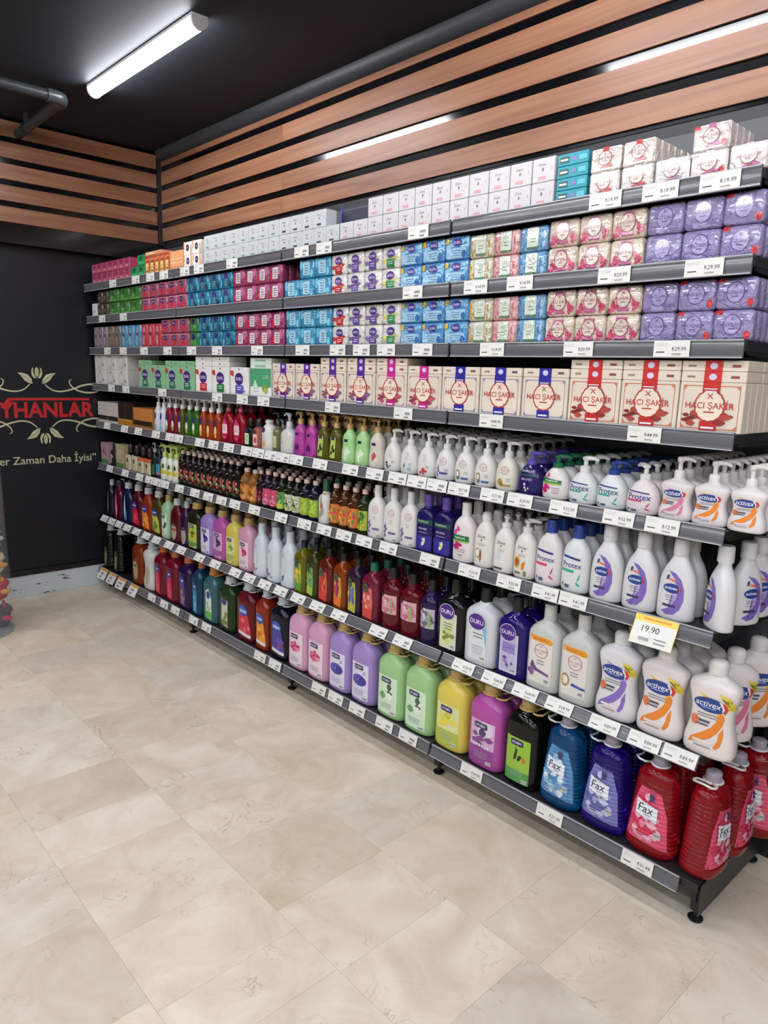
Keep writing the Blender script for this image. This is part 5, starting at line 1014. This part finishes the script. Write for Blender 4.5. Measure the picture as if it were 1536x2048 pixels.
# bottom shelf
for k_, a, b, d_, rws in (('j_black', -.08, .06, 'black jug nearest the left wall', 2), ('j_black', .085, .225, 'second black jug with grey oval', 2), ('j_orange', .385, .54, 'burnt orange jug with khaki oval', 2), ('j_white', .55, .692, 'white jug with khaki oval', 2)):
    run(7, k_, a, b, 1, d_, 1, rws)
run(7, 'j_red', .696, 1.0, 2, 'crimson jug with red slanted label', 1, 2)
for k_, a, b, d_, rws in (('j_purple', 1.004, 1.162, 'deep purple jug with slanted label', 2), ('j_blue', 1.168, 1.284, 'ocean blue jug with slanted label', 2), ('j_teal', 1.29, 1.444, 'clear grey-teal jug with copper cap', 2), ('j_green', 1.452, 1.616, 'forest green jug with pale label', 2), ('j_red2', 1.63, 1.804, 'dark red jug with blue oval', 2), ('j_orange2', 1.808, 1.93, 'orange-brown jug with blue oval', 2), ('j_navy', 1.932, 2.088, 'navy jug with blue oval', 2)):
    run(7, k_, a, b, 1, d_, 1, rws)
run(7, 'hj_pink', 2.09, 2.388, 2, 'pale pink jug with gold cap', 1, 3); run(7, 'hj_lilac', 2.39, 2.692, 2, 'lilac jug with gold cap', 1, 3); run(7, 'hj_green', 2.704, 3.018, 2, 'pale green jug with gold cap', 1, 3)
run(7, 'hj_yellow', 3.026, 3.182, 1, 'yellow jug with gold cap', 1, 3); run(7, 'hj_magenta', 3.189, 3.345, 1, 'magenta jug with gold cap', 1, 3); run(7, 'hj_black', 3.35, 3.49, 1, 'black jug with lime-green label', 1, 3)
run(7, 'fx_blue', 3.494, 3.648, 1, 'clear blue ribbed jug, white handle', 1, 3); run(7, 'fx_violet', 3.648, 3.802, 1, 'clear violet ribbed jug, white handle', 1, 3); run(7, 'fx_red', 3.802, 3.954, 1, 'clear red ribbed jug, white handle', 1, 3)
for i, (x, yy, rz) in enumerate(((4.014, .094, 86), (4.02, .251, 94), (4.026, .386, 14))):
    place('fx_red', (x, LY[7] + yy, LZ[7] - .0048), 'clear red ribbed jug turned to the open end, %s from the front' % ORD[i], 'red jugs at the bottom shelf end', math.radians(rz))

# ================================================================== clear bin of soft toys at the left edge
BX, BY = .392, -.895
r = empty('toy_bin', (BX, BY, 0)); tag(r, 'tall clear plastic bin full of soft toys, left edge', 'bin')
CLEAR = mat('#e6ebee', .08, name='clear_plastic_film'); CLEAR.node_tree.nodes['Principled BSDF'].inputs['Alpha'].default_value = .06
bm = bmesh.new(); n = 32; rings = []
for rad, z_ in ((.222, .004), (.226, .03), (.223, .2), (.21, .5), (.207, .8), (.2, 1.0), (.197, 1.0), (.204, .8), (.207, .5), (.22, .2), (.222, .03)):
    rings.append([bm.verts.new((rad * math.cos(k / n * math.tau), rad * math.sin(k / n * math.tau), z_)) for k in range(n)])
for A, B in zip(rings, rings[1:]):
    for k in range(n): bm.faces.new((A[k], A[(k + 1) % n], B[(k + 1) % n], B[k]))
obj('clear_sleeve', mesh_from(bm, 'clear_sleeve', CLEAR, True, 60), r)
bm = bmesh.new(); lathe(bm, [(.218, .0), (.22, .004), (.214, .006)], 32); obj('bin_base', mesh_from(bm, 'bin_base', mat('#9aa0a4', .3), True, 40), r)
def blob(bm, c, s, seg=14, ringsn=9):
    M_ = Matrix.Translation(c) @ Matrix.Diagonal((*s, 1)); bmesh.ops.create_uvsphere(bm, u_segments=seg, v_segments=ringsn, radius=1, matrix=M_)
def plush(pos, c, c2, s, rz, label):
    t = empty('plush_toy', pos, rz); tag(t, label, 'soft toy', 'soft toys in the clear bin'); fz = mat(c, .9); f2 = mat(c2, .9)
    bm = bmesh.new(); blob(bm, (0, 0, s * .5), (s * .55, s * .5, s * .5)); obj('body', mesh_from(bm, 'body', fz, True), t)
    bm = bmesh.new(); blob(bm, (0, -s * .18, s * 1.05), (s * .42, s * .38, s * .36)); h_ = obj('head', mesh_from(bm, 'head', fz, True), t)
    for sx in (-1, 1):
        bm = bmesh.new(); blob(bm, (sx * s * .3, -s * .15, s * 1.36), (s * .14, s * .09, s * .16), 10, 7); obj('ear', mesh_from(bm, 'ear', f2, True), h_)
        bm = bmesh.new(); blob(bm, (sx * s * .5, -s * .25, s * .62), (s * .17, s * .3, s * .16), 10, 7); obj('arm', mesh_from(bm, 'arm', f2, True), t)
        bm = bmesh.new(); blob(bm, (sx * s * .15, -s * .52, s * 1.12), (s * .05,) * 3, 8, 6); obj('eye', mesh_from(bm, 'eye', mat('#101012', .2), True), h_)
    bm = bmesh.new(); blob(bm, (0, -s * .52, s * .98), (s * .16, s * .1, s * .11), 10, 7); obj('muzzle', mesh_from(bm, 'muzzle', f2, True), h_)
TOYS = [('dark grey', '#4a4d55', '#c23a64'), ('white', '#cfc9c6', '#d9d4d0'), ('red', '#b81f3c', '#d9a04a'), ('magenta', '#c42c7c', '#d96aa4'), ('cream', '#cfc4ac', '#d9903c'), ('orange', '#d98a3c', '#dfc08a'), ('teal', '#3a9a9c', '#b4d0cc'), ('pale pink', '#d9b4bc', '#d95a9c'), ('hot pink', '#c92f84', '#b51f6c'), ('plum', '#9c2a68', '#c4508c')]
ti = 0
for lev in range(6):
    rad = .158 - lev * .002
    for j, a in enumerate((78, 150, 222, 294, 6)):
        nm, c, c2 = TOYS[(lev * 2 + (0 if j % 2 == 0 else 1) + (j // 2) * 3 + (3 if lev > 3 else 0)) % 10] if j else TOYS[min(lev * 2, 9) if lev < 4 else (8 if lev == 4 else 9)]
        a_ = math.radians(a + lev * 9)
        plush((BX + rad * math.cos(a_), BY + rad * math.sin(a_), .01 + lev * .148), c, c2, .094 - lev * .0025, a_ + math.pi / 2, '%s soft toy, %s layer from the bottom, %s side of the bin' % (nm, ORD[lev], ('shelf', 'wall', 'far', 'front', 'aisle')[j]))
